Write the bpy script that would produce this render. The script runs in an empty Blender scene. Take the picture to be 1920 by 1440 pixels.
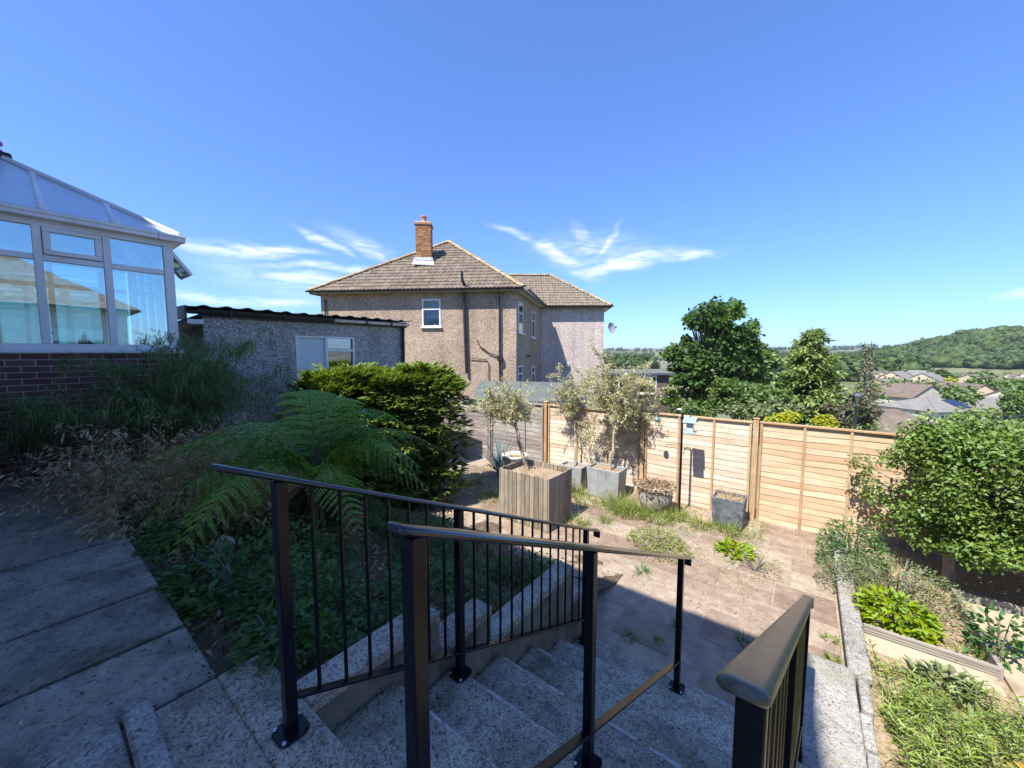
import bpy, math, random
import numpy as np
from mathutils import Vector, Matrix

random.seed(7)
RNG = np.random.default_rng(11)
SC = bpy.context.scene
COL = SC.collection
PI = math.pi

# ------------------------------------------------------------------ camera
# World frame: X runs along the house wall and the fence, Y runs out into the garden, z = 0 is the landing.
YAW = math.radians(37.5)
PITCH = math.atan(58.0 / 720.0)
CAM_Z = 1.5
cam_data = bpy.data.cameras.new('camera')
cam_data.sensor_width = 36.0
cam_data.lens = 13.5
cam_data.clip_start = 0.02
cam_data.clip_end = 20000.0
cam = bpy.data.objects.new('camera', cam_data)
COL.objects.link(cam)
cam.location = (0, 0, CAM_Z)
cam.rotation_euler = (PI / 2 - PITCH, 0, YAW)
SC.camera = cam

# ------------------------------------------------------------------ sun, sky, exposure
SUN_AZ = math.radians(5.5)      # the light travels along +Y, turned a little towards +X
SUN_EL = math.radians(56.0)
LDIR = Vector((math.sin(SUN_AZ) * math.cos(SUN_EL), math.cos(SUN_AZ) * math.cos(SUN_EL), -math.sin(SUN_EL)))
sun_data = bpy.data.lights.new('sun', 'SUN')
sun_data.energy = 4.3
sun_data.angle = math.radians(0.53)
sun_data.color = (1.0, 0.955, 0.88)
sun = bpy.data.objects.new('sun', sun_data)
COL.objects.link(sun)
sun.location = (-5, -40, 60)
sun.rotation_euler = LDIR.to_track_quat('-Z', 'Y').to_euler()

SKY_STRENGTH = 0.102
world = bpy.data.worlds.new('World')
SC.world = world
world.use_nodes = True
WN, WL = world.node_tree.nodes, world.node_tree.links
WN.clear()
w_out = WN.new('ShaderNodeOutputWorld')
w_bg = WN.new('ShaderNodeBackground')
w_bg.inputs['Strength'].default_value = SKY_STRENGTH
sky = WN.new('ShaderNodeTexSky')
sky.sky_type = 'NISHITA'
sky.sun_disc = False
sky.sun_elevation = SUN_EL
sky.sun_rotation = math.atan2(-LDIR.x, -LDIR.y)
sky.altitude = 100.0
sky.air_density = 1.0
sky.dust_density = 0.15
sky.ozone_density = 3.0
SKY_TINT = (0.68, 1.0, 1.66)
CLOUD_RGB = (6.4, 6.6, 6.9)


def wmath(op, a, b=None, c=None):
    n = WN.new('ShaderNodeMath')
    n.operation = op
    for i, x in enumerate((a, b, c)):
        if x is None:
            continue
        if isinstance(x, (int, float)):
            n.inputs[i].default_value = x
        else:
            WL.new(x, n.inputs[i])
    return n.outputs[0]


def build_sky():
    tc = WN.new('ShaderNodeTexCoord')
    rot = WN.new('ShaderNodeVectorRotate')
    rot.rotation_type = 'Z_AXIS'
    rot.inputs['Angle'].default_value = -YAW
    WL.new(tc.outputs['Generated'], rot.inputs['Vector'])
    sep = WN.new('ShaderNodeSeparateXYZ')
    WL.new(rot.outputs[0], sep.inputs[0])
    az = wmath('ARCTAN2', sep.outputs[0], sep.outputs[1])
    hyp = wmath('SQRT', wmath('ADD', wmath('MULTIPLY', sep.outputs[0], sep.outputs[0]),
                              wmath('MULTIPLY', sep.outputs[1], sep.outputs[1])))
    el = wmath('ARCTAN2', sep.outputs[2], hyp)
    comb = WN.new('ShaderNodeCombineXYZ')
    WL.new(az, comb.inputs[0])
    WL.new(el, comb.inputs[1])
    # wispy warp
    wn = WN.new('ShaderNodeTexNoise')
    wn.inputs['Scale'].default_value = 9.0
    wn.inputs['Detail'].default_value = 2.0
    WL.new(comb.outputs[0], wn.inputs['Vector'])
    wsep = WN.new('ShaderNodeSeparateXYZ')
    WL.new(wn.outputs['Color'], wsep.inputs[0])
    azw = wmath('ADD', az, wmath('MULTIPLY', wmath('SUBTRACT', wsep.outputs[0], 0.5), 0.10))
    elw = wmath('ADD', el, wmath('MULTIPLY', wmath('SUBTRACT', wsep.outputs[1], 0.5), 0.045))
    warped = WN.new('ShaderNodeCombineXYZ')
    WL.new(azw, warped.inputs[0])
    WL.new(elw, warped.inputs[1])
    # streaks of cirrus: azimuth, elevation (degrees) of both ends, half width, strength
    streaks = [
        (-3.0, 18.1, 4.5, 15.4, .55, .62), (1.5, 16.6, 11.5, 11.7, .95, .95), (7.5, 11.8, 24.0, 13.1, 1.05, 1.0),
        (18.5, 12.0, 29.0, 13.3, .50, .85), (9.0, 18.4, 12.3, 12.3, .85, .62), (14.8, 17.4, 11.2, 12.3, .50, .75),
        (5.5, 12.6, 14.5, 10.4, .7, .5), (2.0, 15.2, 20.0, 13.6, 2.0, .34),
        (-42.0, 11.4, -27.5, 12.9, .75, .95), (-35.0, 13.0, -25.5, 12.9, .45, .85), (-29.0, 15.8, -22.0, 13.0, .45, .8),
        (-25.5, 16.0, -14.0, 12.4, .95, .66), (-34.0, 10.8, -16.5, 11.7, .45, .75), (-36.0, 9.9, -18.5, 9.1, .8, .8),
        (-43.0, 6.0, -24.0, 6.7, .6, .7), (-40.0, 10.6, -24.0, 7.8, 1.8, .36), (51.0, 4.9, 57.0, 5.5, .42, .7),
        (-95.0, 12.0, -70.0, 14.0, 1.6, .7), (80.0, 10.0, 105.0, 13.0, 1.8, .7),
    ]
    total = None
    for a0, e0, a1, e1, w, k in streaks:
        ca, ce = math.radians((a0 + a1) / 2), math.radians((e0 + e1) / 2)
        ln = math.radians(math.hypot(a1 - a0, e1 - e0)) / 2
        th = math.atan2(e1 - e0, a1 - a0)
        mp = WN.new('ShaderNodeMapping')
        mp.vector_type = 'TEXTURE'
        mp.inputs['Location'].default_value = (ca, ce, 0)
        mp.inputs['Rotation'].default_value = (0, 0, th)
        mp.inputs['Scale'].default_value = (ln * 1.35, math.radians(w * 1.7), 1)
        WL.new(warped.outputs[0], mp.inputs['Vector'])
        vl = WN.new('ShaderNodeVectorMath')
        vl.operation = 'LENGTH'
        WL.new(mp.outputs[0], vl.inputs[0])
        mr = WN.new('ShaderNodeMapRange')
        mr.interpolation_type = 'SMOOTHSTEP'
        for ii, val in ((1, 0.0), (2, 1.0), (3, k), (4, 0.0)):
            mr.inputs[ii].default_value = val
        WL.new(vl.outputs['Value'], mr.inputs[0])
        m = mr.outputs[0]
        total = m if total is None else wmath('MAXIMUM', total, m)
    # fibres
    fm = WN.new('ShaderNodeMapping')
    fm.inputs['Scale'].default_value = (13.0, 62.0, 1.0)
    fm.inputs['Rotation'].default_value = (0, 0, 0.35)
    WL.new(comb.outputs[0], fm.inputs['Vector'])
    fn = WN.new('ShaderNodeTexNoise')
    fn.inputs['Scale'].default_value = 1.0
    fn.inputs['Detail'].default_value = 3.5
    fn.inputs['Roughness'].default_value = .62
    fn.inputs['Distortion'].default_value = .8
    WL.new(fm.outputs[0], fn.inputs['Vector'])
    fib = wmath('MULTIPLY', wmath('SUBTRACT', fn.outputs['Fac'], 0.27), 2.5)
    mask = wmath('MINIMUM', wmath('MAXIMUM', wmath('MULTIPLY', total, fib), 0.0), 0.92)
    tint = WN.new('ShaderNodeMix')
    tint.data_type = 'RGBA'
    tint.blend_type = 'MULTIPLY'
    tint.inputs[0].default_value = 1.0
    gam = WN.new('ShaderNodeGamma')
    gam.inputs['Gamma'].default_value = 0.80
    WL.new(sky.outputs[0], gam.inputs['Color'])
    WL.new(gam.outputs[0], tint.inputs[6])
    tint.inputs[7].default_value = (*SKY_TINT, 1)
    mix = WN.new('ShaderNodeMix')
    mix.data_type = 'RGBA'
    WL.new(mask, mix.inputs[0])
    WL.new(tint.outputs[2], mix.inputs[6])
    mix.inputs[7].default_value = (*CLOUD_RGB, 1)
    WL.new(mix.outputs[2], w_bg.inputs['Color'])
    WL.new(w_bg.outputs[0], w_out.inputs['Surface'])


build_sky()
SC.view_settings.view_transform = 'Standard'
SC.view_settings.look = 'None'
SC.view_settings.exposure = 1.12
cy = SC.cycles
cy.max_bounces = 7
cy.diffuse_bounces = 3
cy.glossy_bounces = 3
cy.transmission_bounces = 4
cy.transparent_max_bounces = 8
cy.caustics_reflective = False
cy.caustics_refractive = False
SC.view_settings.gamma = 1.0
SC.view_settings.use_curve_mapping = False

# ------------------------------------------------------------------ helpers
UX, UY = math.sin(YAW), math.cos(YAW)


def W(x, y, z=0.0):
    """A point given as metres right of / ahead of the standpoint -> world."""
    return Vector((x * UY - y * UX, x * UX + y * UY, z))


def ray(px, py):
    x, y = (px - 960) / 720.0, -(py - 720) / 720.0
    f = math.cos(PITCH) + y * math.sin(PITCH)
    return W(x, f, -math.sin(PITCH) + y * math.cos(PITCH))


EYE = Vector((0, 0, CAM_Z))


def on_plane(px, py, p0, n):
    d = ray(px, py)
    return EYE + d * ((Vector(p0) - EYE).dot(n) / d.dot(n))


def at(px, py, dist):
    """Survey helper: the point `dist` metres ahead seen at a photograph pixel."""
    d = ray(px, py)
    x, y = (px - 960) / 720.0, -(py - 720) / 720.0
    return EYE + d * (dist / (math.cos(PITCH) + y * math.sin(PITCH)))


ORG = {}


def tag(o, label=None, cat=None, group=None, kind=None):
    if label:
        o['label'] = label
    if cat:
        o['category'] = cat
    if group:
        o['group'] = group
    if kind:
        o['kind'] = kind
    return o


def thing(name, loc, label, cat, group=None):
    o = bpy.data.objects.new(name, None)
    o.empty_display_size = .1
    COL.objects.link(o)
    o.location = loc
    ORG[o.name] = Vector(loc)
    return tag(o, label, cat, group)


def finish(name, me, mat, parent=None, smooth=False):
    if mat is not None:
        for m in (mat if isinstance(mat, (list, tuple)) else [mat]):
            me.materials.append(m)
    if smooth:
        me.polygons.foreach_set('use_smooth', [True] * len(me.polygons))
    o = bpy.data.objects.new(name, me)
    COL.objects.link(o)
    if parent is not None:
        o.parent = parent
        ORG[o.name] = ORG[parent.name]
    else:
        ORG[o.name] = Vector((0, 0, 0))
    return o


class MB:
    """Collects shapes (world coordinates) and links them as one mesh object."""

    def __init__(s):
        s.v, s.f, s.mi = [], [], []

    def add(s, vs, fs, mi=0):
        n = len(s.v)
        s.v += [tuple(p) for p in vs]
        s.f += [tuple(i + n for i in f) for f in fs]
        s.mi += [mi] * len(fs)
        return s

    def hexa(s, p, mi=0):
        return s.add(p, [(0, 3, 2, 1), (4, 5, 6, 7), (0, 1, 5, 4), (1, 2, 6, 5), (2, 3, 7, 6), (3, 0, 4, 7)], mi)

    def box(s, c, d, rz=0.0, rx=0.0, ry=0.0, mi=0):
        R = Matrix.Rotation(rz, 3, 'Z') @ Matrix.Rotation(ry, 3, 'Y') @ Matrix.Rotation(rx, 3, 'X')
        c = Vector(c)
        x, y, z = d[0] / 2, d[1] / 2, d[2] / 2
        return s.hexa([c + R @ Vector(q) for q in ((-x, -y, -z), (x, -y, -z), (x, y, -z), (-x, y, -z),
                                                   (-x, -y, z), (x, -y, z), (x, y, z), (-x, y, z))], mi)

    def span(s, x0, x1, y0, y1, z0, z1, mi=0):
        return s.box(((x0 + x1) / 2, (y0 + y1) / 2, (z0 + z1) / 2), (abs(x1 - x0), abs(y1 - y0), abs(z1 - z0)), mi=mi)

    def bar(s, p, q, w, h, up=(0, 0, 1), mi=0):
        p, q = Vector(p), Vector(q)
        d = (q - p).normalized()
        up = Vector(up)
        if abs(d.dot(up)) > .98:
            up = Vector((0, 1, 0))
        sd = d.cross(up).normalized()
        un = sd.cross(d).normalized()
        a, b = sd * (w / 2), un * (h / 2)
        return s.hexa([p - a - b, q - a - b, q + a - b, p + a - b, p - a + b, q - a + b, q + a + b, p + a + b], mi)

    def tube(s, pts, rad, n=8, mi=0):
        pts = [Vector(p) for p in pts]
        if isinstance(rad, (int, float)):
            rad = [rad] * len(pts)
        vs, fs = [], []
        prev = None
        for i, p in enumerate(pts):
            d = (pts[min(i + 1, len(pts) - 1)] - pts[max(i - 1, 0)])
            d = d.normalized() if d.length > 1e-9 else Vector((0, 0, 1))
            if prev is None:
                ref = Vector((0, 0, 1)) if abs(d.z) < .9 else Vector((1, 0, 0))
                prev = d.cross(ref).normalized()
            sd = (prev - d * prev.dot(d))
            sd = sd.normalized() if sd.length > 1e-6 else d.orthogonal().normalized()
            prev = sd
            up = d.cross(sd)
            for k in range(n):
                t = 2 * PI * k / n
                vs.append(p + (sd * math.cos(t) + up * math.sin(t)) * rad[i])
        for i in range(len(pts) - 1):
            for k in range(n):
                a, b = i * n + k, i * n + (k + 1) % n
                fs.append((a, b, b + n, a + n))
        fs.append(tuple(range(n - 1, -1, -1)))
        fs.append(tuple((len(pts) - 1) * n + k for k in range(n)))
        return s.add(vs, fs, mi)

    def lathe(s, c, prof, n=24, mi=0, sq=None):
        """prof: (radius, z) pairs; sq = corner softness for a squarish plan."""
        c = Vector(c)
        vs, fs = [], []
        for r, z in prof:
            for k in range(n):
                t = 2 * PI * k / n
                vs.append(c + Vector((r * math.cos(t), r * math.sin(t), z)))
        for i in range(len(prof) - 1):
            for k in range(n):
                a, b = i * n + k, i * n + (k + 1) % n
                fs.append((a, b, b + n, a + n))
        fs.append(tuple(range(n - 1, -1, -1)))
        fs.append(tuple((len(prof) - 1) * n + k for k in range(n)))
        return s.add(vs, fs, mi)

    def prism(s, poly, z0, z1, mi=0):
        n = len(poly)
        vs = [(x, y, z0) for x, y in poly] + [(x, y, z1) for x, y in poly]
        fs = [tuple(range(n - 1, -1, -1)), tuple(range(n, 2 * n))] + [(i, (i + 1) % n, n + (i + 1) % n, n + i) for i in range(n)]
        return s.add(vs, fs, mi)

    def slab(s, pts, th, mi=0):
        """A flat polygon in space given a thickness against its normal."""
        pts = [Vector(p) for p in pts]
        nrm = (pts[1] - pts[0]).cross(pts[2] - pts[0]).normalized()
        n = len(pts)
        vs = [p - nrm * th for p in pts] + pts
        fs = [tuple(range(n - 1, -1, -1)), tuple(range(n, 2 * n))] + [(i, (i + 1) % n, n + (i + 1) % n, n + i) for i in range(n)]
        return s.add(vs, fs, mi)

    def build(s, name, mat, parent=None, smooth=False, bevel=0.0, seg=1):
        me = bpy.data.meshes.new(name)
        o = ORG[parent.name] if parent is not None else Vector((0, 0, 0))
        me.from_pydata([(p[0] - o.x, p[1] - o.y, p[2] - o.z) for p in s.v], [], s.f)
        ob = finish(name, me, mat, parent, smooth)
        if any(s.mi):
            me.polygons.foreach_set('material_index', s.mi)
        if bevel:
            b = ob.modifiers.new('bevel', 'BEVEL')
            b.width = bevel
            b.segments = seg
            b.limit_method = 'ANGLE'
            b.angle_limit = .6
        return ob


def np_mesh(name, V, F, mat, parent=None, mi=None, smooth=False):
    """V (n,3) float, F list of (m,3) / (m,4) index arrays."""
    me = bpy.data.meshes.new(name)
    V = np.asarray(V, dtype=np.float64)
    if parent is not None:
        V = V - np.array(ORG[parent.name])
    if not isinstance(F, list):
        F = [F]
    F = [np.asarray(f, dtype=np.int32) for f in F if len(f)]
    me.vertices.add(len(V))
    me.vertices.foreach_set('co', V.astype(np.float32).ravel())
    li = np.concatenate([f.ravel() for f in F])
    tot = np.concatenate([np.full(len(f), f.shape[1], np.int32) for f in F])
    st = np.concatenate([[0], np.cumsum(tot)[:-1]]).astype(np.int32)
    me.loops.add(len(li))
    me.loops.foreach_set('vertex_index', li)
    me.polygons.add(len(tot))
    me.polygons.foreach_set('loop_start', st)
    me.polygons.foreach_set('loop_total', tot)
    if mi is not None:
        me.polygons.foreach_set('material_index', np.asarray(mi, np.int32))
    me.update(calc_edges=True)
    return finish(name, me, mat, parent, smooth)


def nrm(a):
    return a / np.maximum(np.linalg.norm(a, axis=-1, keepdims=True), 1e-9)


def leaf_quads(P, D, N, L, Wd, fold=.18, at_=.45):
    """Pointed folded leaves -> V, F."""
    P, D, N = np.asarray(P, float), nrm(np.asarray(D, float)), np.asarray(N, float)
    N = nrm(N - D * np.sum(N * D, axis=1, keepdims=True))
    S = np.cross(D, N)
    L = np.broadcast_to(np.asarray(L, float), (len(P),))[:, None]
    Wd = np.broadcast_to(np.asarray(Wd, float), (len(P),))[:, None]
    mid = P + D * L * at_
    V = np.stack([P, mid - S * Wd / 2 + N * Wd * fold, P + D * L, mid + S * Wd / 2 + N * Wd * fold], axis=1).reshape(-1, 3)
    b = np.arange(len(P))[:, None] * 4
    F = np.concatenate([b + np.array([[0, 1, 2]]), b + np.array([[0, 2, 3]])])
    return V, F


def blades(P, D, L, Wd, droop, seg=3):
    """Grass blades / strap leaves that arch over: V, F."""
    P, D = np.asarray(P, float), nrm(np.asarray(D, float))
    n = len(P)
    L = np.broadcast_to(np.asarray(L, float), (n,))[:, None]
    Wd = np.broadcast_to(np.asarray(Wd, float), (n,))[:, None]
    droop = np.broadcast_to(np.asarray(droop, float), (n,))[:, None]
    S = nrm(np.cross(D, np.array([[0, 0, 1.0]])) + RNG.normal(0, .25, (n, 3)))
    rows = []
    for i in range(seg + 1):
        t = i / seg
        c = P + D * L * t - np.array([[0, 0, 1.0]]) * L * droop * t * t
        w = Wd * (1 - t) ** .6 * .5 if i < seg else Wd * .02
        rows += [c - S * w, c + S * w]
    V = np.stack(rows, axis=1).reshape(-1, 3)
    k = 2 * (seg + 1)
    b = np.arange(n)[:, None] * k
    F = np.concatenate([b + np.array([[2 * i, 2 * i + 1, 2 * i + 3, 2 * i + 2]]) for i in range(seg)])
    return V, F


def merge(parts):
    V, T, Q, o = [], [], [], 0
    for v, f in parts:
        f = np.asarray(f)
        (T if f.shape[1] == 3 else Q).append(f + o)
        V.append(v)
        o += len(v)
    F = []
    if T:
        F.append(np.concatenate(T))
    if Q:
        F.append(np.concatenate(Q))
    return np.concatenate(V), F


def unit(n):
    return nrm(RNG.normal(0, 1, (n, 3)))


def clump_leaves(centers, radii, n_each, L, Wd, up=.5, shell=.55, flat=1.0, out=.7):
    """Leaves spread through the outer part of many lumps."""
    C = np.repeat(np.asarray(centers, float), n_each, axis=0)
    R = np.repeat(np.asarray(radii, float), n_each)[:, None]
    n = len(C)
    d = unit(n)
    rr = (shell + (1 - shell) * RNG.random((n, 1)) ** .7)
    P = C + d * R * rr * np.array([[1, 1, flat]])
    N = nrm(d * out + np.array([[0, 0, up]]) + RNG.normal(0, .45, (n, 3)))
    D = nrm(np.cross(N, unit(n)) + d * .35 - np.array([[0, 0, .15]]))
    return leaf_quads(P, D, N, L * (0.7 + .6 * RNG.random(n)), Wd * (.7 + .6 * RNG.random(n)))


# ------------------------------------------------------------------ materials
MATS = {}


def new_mat(name):
    m = bpy.data.materials.new(name)
    m.use_nodes = True
    nt = m.node_tree
    return m, nt.nodes, nt.links, nt.nodes['Principled BSDF']


def rgb(c):
    return (c[0], c[1], c[2], 1.0)


def ramp(N, L, fac, stops, interp='LINEAR'):
    r = N.new('ShaderNodeValToRGB')
    r.color_ramp.interpolation = interp
    e = r.color_ramp.elements
    while len(e) < len(stops):
        e.new(.5)
    for i, (p, c) in enumerate(stops):
        e[i].position = p
        e[i].color = rgb(c)
    L.new(fac, r.inputs[0])
    return r.outputs[0]


def mixc(N, L, fac, a, b, blend='MIX'):
    n = N.new('ShaderNodeMix')
    n.data_type = 'RGBA'
    n.blend_type = blend
    for i, x in ((0, fac), (6, a), (7, b)):
        if isinstance(x, (int, float)):
            n.inputs[i].default_value = x
        elif isinstance(x, tuple):
            n.inputs[i].default_value = rgb(x)
        else:
            L.new(x, n.inputs[i])
    return n.outputs[2]


def noise(N, L, scale, detail=4, rough=.55, vec=None, dist=0.0, stretch=None):
    tc = N.new('ShaderNodeTexCoord') if vec is None else None
    v = tc.outputs['Object'] if vec is None else vec
    if stretch:
        mp = N.new('ShaderNodeMapping')
        mp.inputs['Scale'].default_value = stretch
        L.new(v, mp.inputs[0])
        v = mp.outputs[0]
    n = N.new('ShaderNodeTexNoise')
    n.inputs['Scale'].default_value = scale
    n.inputs['Detail'].default_value = detail
    n.inputs['Roughness'].default_value = rough
    n.inputs['Distortion'].default_value = dist
    L.new(v, n.inputs['Vector'])
    return n


def hsv_rand(N, L, col, src, amt_v=.25, amt_h=.02, amt_s=.15):
    """Vary a colour by a 0..1 random socket."""
    h = N.new('ShaderNodeHueSaturation')
    for sock, lo, hi in (('Hue', .5 - amt_h, .5 + amt_h), ('Value', 1 - amt_v, 1 + amt_v), ('Saturation', 1 + amt_s, 1 - amt_s)):
        mr = N.new('ShaderNodeMapRange')
        mr.inputs[3].default_value = lo
        mr.inputs[4].default_value = hi
        L.new(src, mr.inputs[0])
        L.new(mr.outputs[0], h.inputs[sock])
    if isinstance(col, tuple):
        h.inputs['Color'].default_value = rgb(col)
    else:
        L.new(col, h.inputs['Color'])
    return h.outputs[0]


def set_bump(N, L, bsdf, height, strength, dist):
    b = N.new('ShaderNodeBump')
    b.inputs['Strength'].default_value = strength
    b.inputs['Distance'].default_value = dist
    L.new(height, b.inputs['Height'])
    L.new(b.outputs[0], bsdf.inputs['Normal'])


def mat(name, c1, c2=None, scale=6.0, rough=.8, bump=0.0, bscale=60.0, bdist=.004, metal=0.0, orand=0.0, spec=.4,
        stretch=None, c3=None, s3=1.5, coat=0.0, contrast=(.35, .65)):
    m, N, L, B = new_mat(name)
    col = rgb(c1)
    B.inputs['Roughness'].default_value = rough
    B.inputs['Metallic'].default_value = metal
    B.inputs['Specular IOR Level'].default_value = spec
    if coat:
        B.inputs['Coat Weight'].default_value = coat
        B.inputs['Coat Roughness'].default_value = .08
    out = c1
    if c2 is not None:
        n = noise(N, L, scale, 6, .6, stretch=stretch)
        out = ramp(N, L, n.outputs['Fac'], [(contrast[0], c1), (contrast[1], c2)])
        if c3 is not None:
            n3 = noise(N, L, s3, 5, .65)
            f = ramp(N, L, n3.outputs['Fac'], [(.48, (0, 0, 0)), (.66, (1, 1, 1))])
            out = mixc(N, L, f, out, c3)
    if orand:
        oi = N.new('ShaderNodeObjectInfo')
        out = hsv_rand(N, L, out, oi.outputs['Random'], orand, .012, .1)
    if isinstance(out, tuple):
        B.inputs['Base Color'].default_value = rgb(out)
    else:
        L.new(out, B.inputs['Base Color'])
    if bump:
        n2 = noise(N, L, bscale, 5, .6, stretch=stretch)
        set_bump(N, L, B, n2.outputs['Fac'], bump, bdist)
    MATS[name] = m
    return m


def leaf_mat(name, c1, c2, scale=2.0, rough=.5, trans=.3, tcol=None, var=.35, hue=.02):
    """Foliage: colour varies from leaf to leaf and in drifts; light passes through."""
    m, N, L, B = new_mat(name)
    g = N.new('ShaderNodeNewGeometry')
    n = noise(N, L, scale, 3)
    c = ramp(N, L, n.outputs['Fac'], [(.35, c1), (.65, c2)])
    c = hsv_rand(N, L, c, g.outputs['Random Per Island'], var, hue, .15)
    L.new(c, B.inputs['Base Color'])
    B.inputs['Roughness'].default_value = rough
    B.inputs['Specular IOR Level'].default_value = .35
    t = N.new('ShaderNodeBsdfTranslucent')
    tc = mixc(N, L, 1.0, c, tcol or (1.25, 1.35, .6), 'MULTIPLY')
    L.new(tc, t.inputs['Color'])
    mx = N.new('ShaderNodeMixShader')
    mx.inputs[0].default_value = trans
    L.new(B.outputs[0], mx.inputs[1])
    L.new(t.outputs[0], mx.inputs[2])
    L.new(mx.outputs[0], N['Material Output'].inputs['Surface'])
    MATS[name] = m
    return m


def pebble_mat(name, stops, scale, big=.8, bigamt=.25, bump=.6, bdist=.01):
    m, N, L, B = new_mat(name)
    tc = N.new('ShaderNodeTexCoord')
    vo = N.new('ShaderNodeTexVoronoi')
    vo.inputs['Scale'].default_value = scale
    L.new(tc.outputs['Object'], vo.inputs['Vector'])
    sp = N.new('ShaderNodeSeparateColor')
    L.new(vo.outputs['Color'], sp.inputs[0])
    c = ramp(N, L, sp.outputs[0], stops, 'CONSTANT')
    n = noise(N, L, big, 6, .65)
    f = ramp(N, L, n.outputs['Fac'], [(.3, (1 - bigamt,) * 3), (.7, (1 + bigamt * .4,) * 3)])
    c = mixc(N, L, 1.0, c, f, 'MULTIPLY')
    ns = noise(N, L, 1.0, 5, .6, stretch=(2.2, 2.2, .22))
    fs = ramp(N, L, ns.outputs['Fac'], [(.30, (.80, .78, .76)), (.55, (1.0, 1.0, 1.0)), (.8, (1.06, 1.06, 1.06))])
    c = mixc(N, L, 1.0, c, fs, 'MULTIPLY')
    L.new(c, B.inputs['Base Color'])
    B.inputs['Roughness'].default_value = .85
    B.inputs['Specular IOR Level'].default_value = .3
    inv = N.new('ShaderNodeMath')
    inv.operation = 'SUBTRACT'
    inv.inputs[0].default_value = 1.0
    L.new(vo.outputs['Distance'], inv.inputs[1])
    set_bump(N, L, B, inv.outputs[0], bump, bdist)
    MATS[name] = m
    return m


def aggregate_mat(name, base, pale, dark, moss, scale=120.0, stones=.55):
    """Worn concrete with exposed stones, stains and a little moss."""
    m, N, L, B = new_mat(name)
    tc = N.new('ShaderNodeTexCoord')
    vo = N.new('ShaderNodeTexVoronoi')
    vo.inputs['Scale'].default_value = scale
    L.new(tc.outputs['Object'], vo.inputs['Vector'])
    sp = N.new('ShaderNodeSeparateColor')
    L.new(vo.outputs['Color'], sp.inputs[0])
    stone = ramp(N, L, sp.outputs[0], [(0, dark), (.22, base), (.7, base), (.86, pale)], 'CONSTANT')
    n1 = noise(N, L, 14, 7, .7)
    grain = ramp(N, L, n1.outputs['Fac'], [(.3, tuple(x * .62 for x in base)), (.7, tuple(x * 1.25 for x in base))])
    c = mixc(N, L, stones, grain, stone)
    n2 = noise(N, L, 1.7, 6, .65)
    f = ramp(N, L, n2.outputs['Fac'], [(.5, (0, 0, 0)), (.75, (1, 1, 1))])
    c = mixc(N, L, f, c, moss)
    n3 = noise(N, L, 45, 2, .5)
    pit = ramp(N, L, n3.outputs['Fac'], [(.3, (.35, .35, .35)), (.4, (1, 1, 1))])
    c = mixc(N, L, 1.0, c, pit, 'MULTIPLY')
    n4 = noise(N, L, 3.6, 6, .7, dist=.5)
    st = ramp(N, L, n4.outputs['Fac'], [(.28, (.50, .48, .44)), (.50, (.95, .95, .94)), (.72, (1.22, 1.21, 1.18))])
    c = mixc(N, L, 1.0, c, st, 'MULTIPLY')
    oi = N.new('ShaderNodeObjectInfo')
    c = hsv_rand(N, L, c, oi.outputs['Random'], .14, .01, .08)
    L.new(c, B.inputs['Base Color'])
    B.inputs['Roughness'].default_value = .88
    B.inputs['Specular IOR Level'].default_value = .3
    ad = N.new('ShaderNodeMath')
    ad.operation = 'ADD'
    L.new(n3.outputs['Fac'], ad.inputs[0])
    L.new(n1.outputs['Fac'], ad.inputs[1])
    set_bump(N, L, B, ad.outputs[0], .55, .006)
    MATS[name] = m
    return m

# ------------------------------------------------------------------ material library
M_conc = aggregate_mat('worn concrete', (.42, .37, .29), (.62, .57, .49), (.06, .055, .045), (.10, .10, .055))
M_path = aggregate_mat('path concrete', (.27, .243, .195), (.40, .37, .31), (.08, .075, .07), (.09, .095, .05), 160, .22)
M_pale = aggregate_mat('pale concrete', (.36, .34, .30), (.52, .50, .46), (.16, .15, .13), (.22, .20, .14), 110)
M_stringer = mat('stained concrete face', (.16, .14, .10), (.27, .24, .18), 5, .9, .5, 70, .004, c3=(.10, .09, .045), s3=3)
M_nose = mat('chipped nosing', (.28, .265, .235), (.58, .56, .52), 34, .9, .5, 80, .004)
M_flag = mat('paving flag', (.245, .182, .132), (.36, .28, .205), 8, .88, .5, 120, .003, orand=.20, c3=(.215, .16, .12), s3=1.9)
M_joint = mat('sandy joint', (.24, .195, .14), (.42, .35, .26), 30, .95, .6, 90, .006)
M_soil = mat('dry soil', (.065, .045, .03), (.16, .115, .075), 12, .95, .9, 60, .02)
M_sand = mat('sandy path', (.40, .325, .21), (.49, .405, .28), 18, .95, .5, 150, .004, c3=(.29, .22, .14), s3=2.5)
M_litter = mat('dry litter soil', (.27, .195, .125), (.46, .345, .23), 25, .95, .9, 90, .015)
M_field = mat('far fields', (.085, .115, .04), (.24, .21, .11), .02, .95, c3=(.045, .075, .028), s3=.004)
M_black = mat('black gloss paint', (.006, .006, .009), (.010, .010, .013), 30, .28, .12, 160, .0006, spec=.22, coat=.06)
M_rail_sunlit = mat('sun tinted dusty rail', (.045, .040, .028), (.125, .108, .072), 26, .34, .25, 220, .0006, spec=.6, stretch=(1, 1, 1))  # khaki colour paints in the sun's reflection, with dust, for the lit right handrail
M_rail_gloss = mat('glossy black rail', (.008, .008, .011), (.014, .014, .017), 30, .16, .1, 160, .0005, spec=.55, coat=.3)
M_bolt = mat('zinc bolt', (.45, .45, .46), (.6, .6, .6), 40, .35, metal=.9)
M_white = mat('white plastic frame', (.66, .66, .66), (.80, .81, .82), 2.4, .35, spec=.5)
M_whitewall = mat('white render', (.62, .60, .56), (.74, .72, .68), 4, .85, .4, 90, .004)
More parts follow.
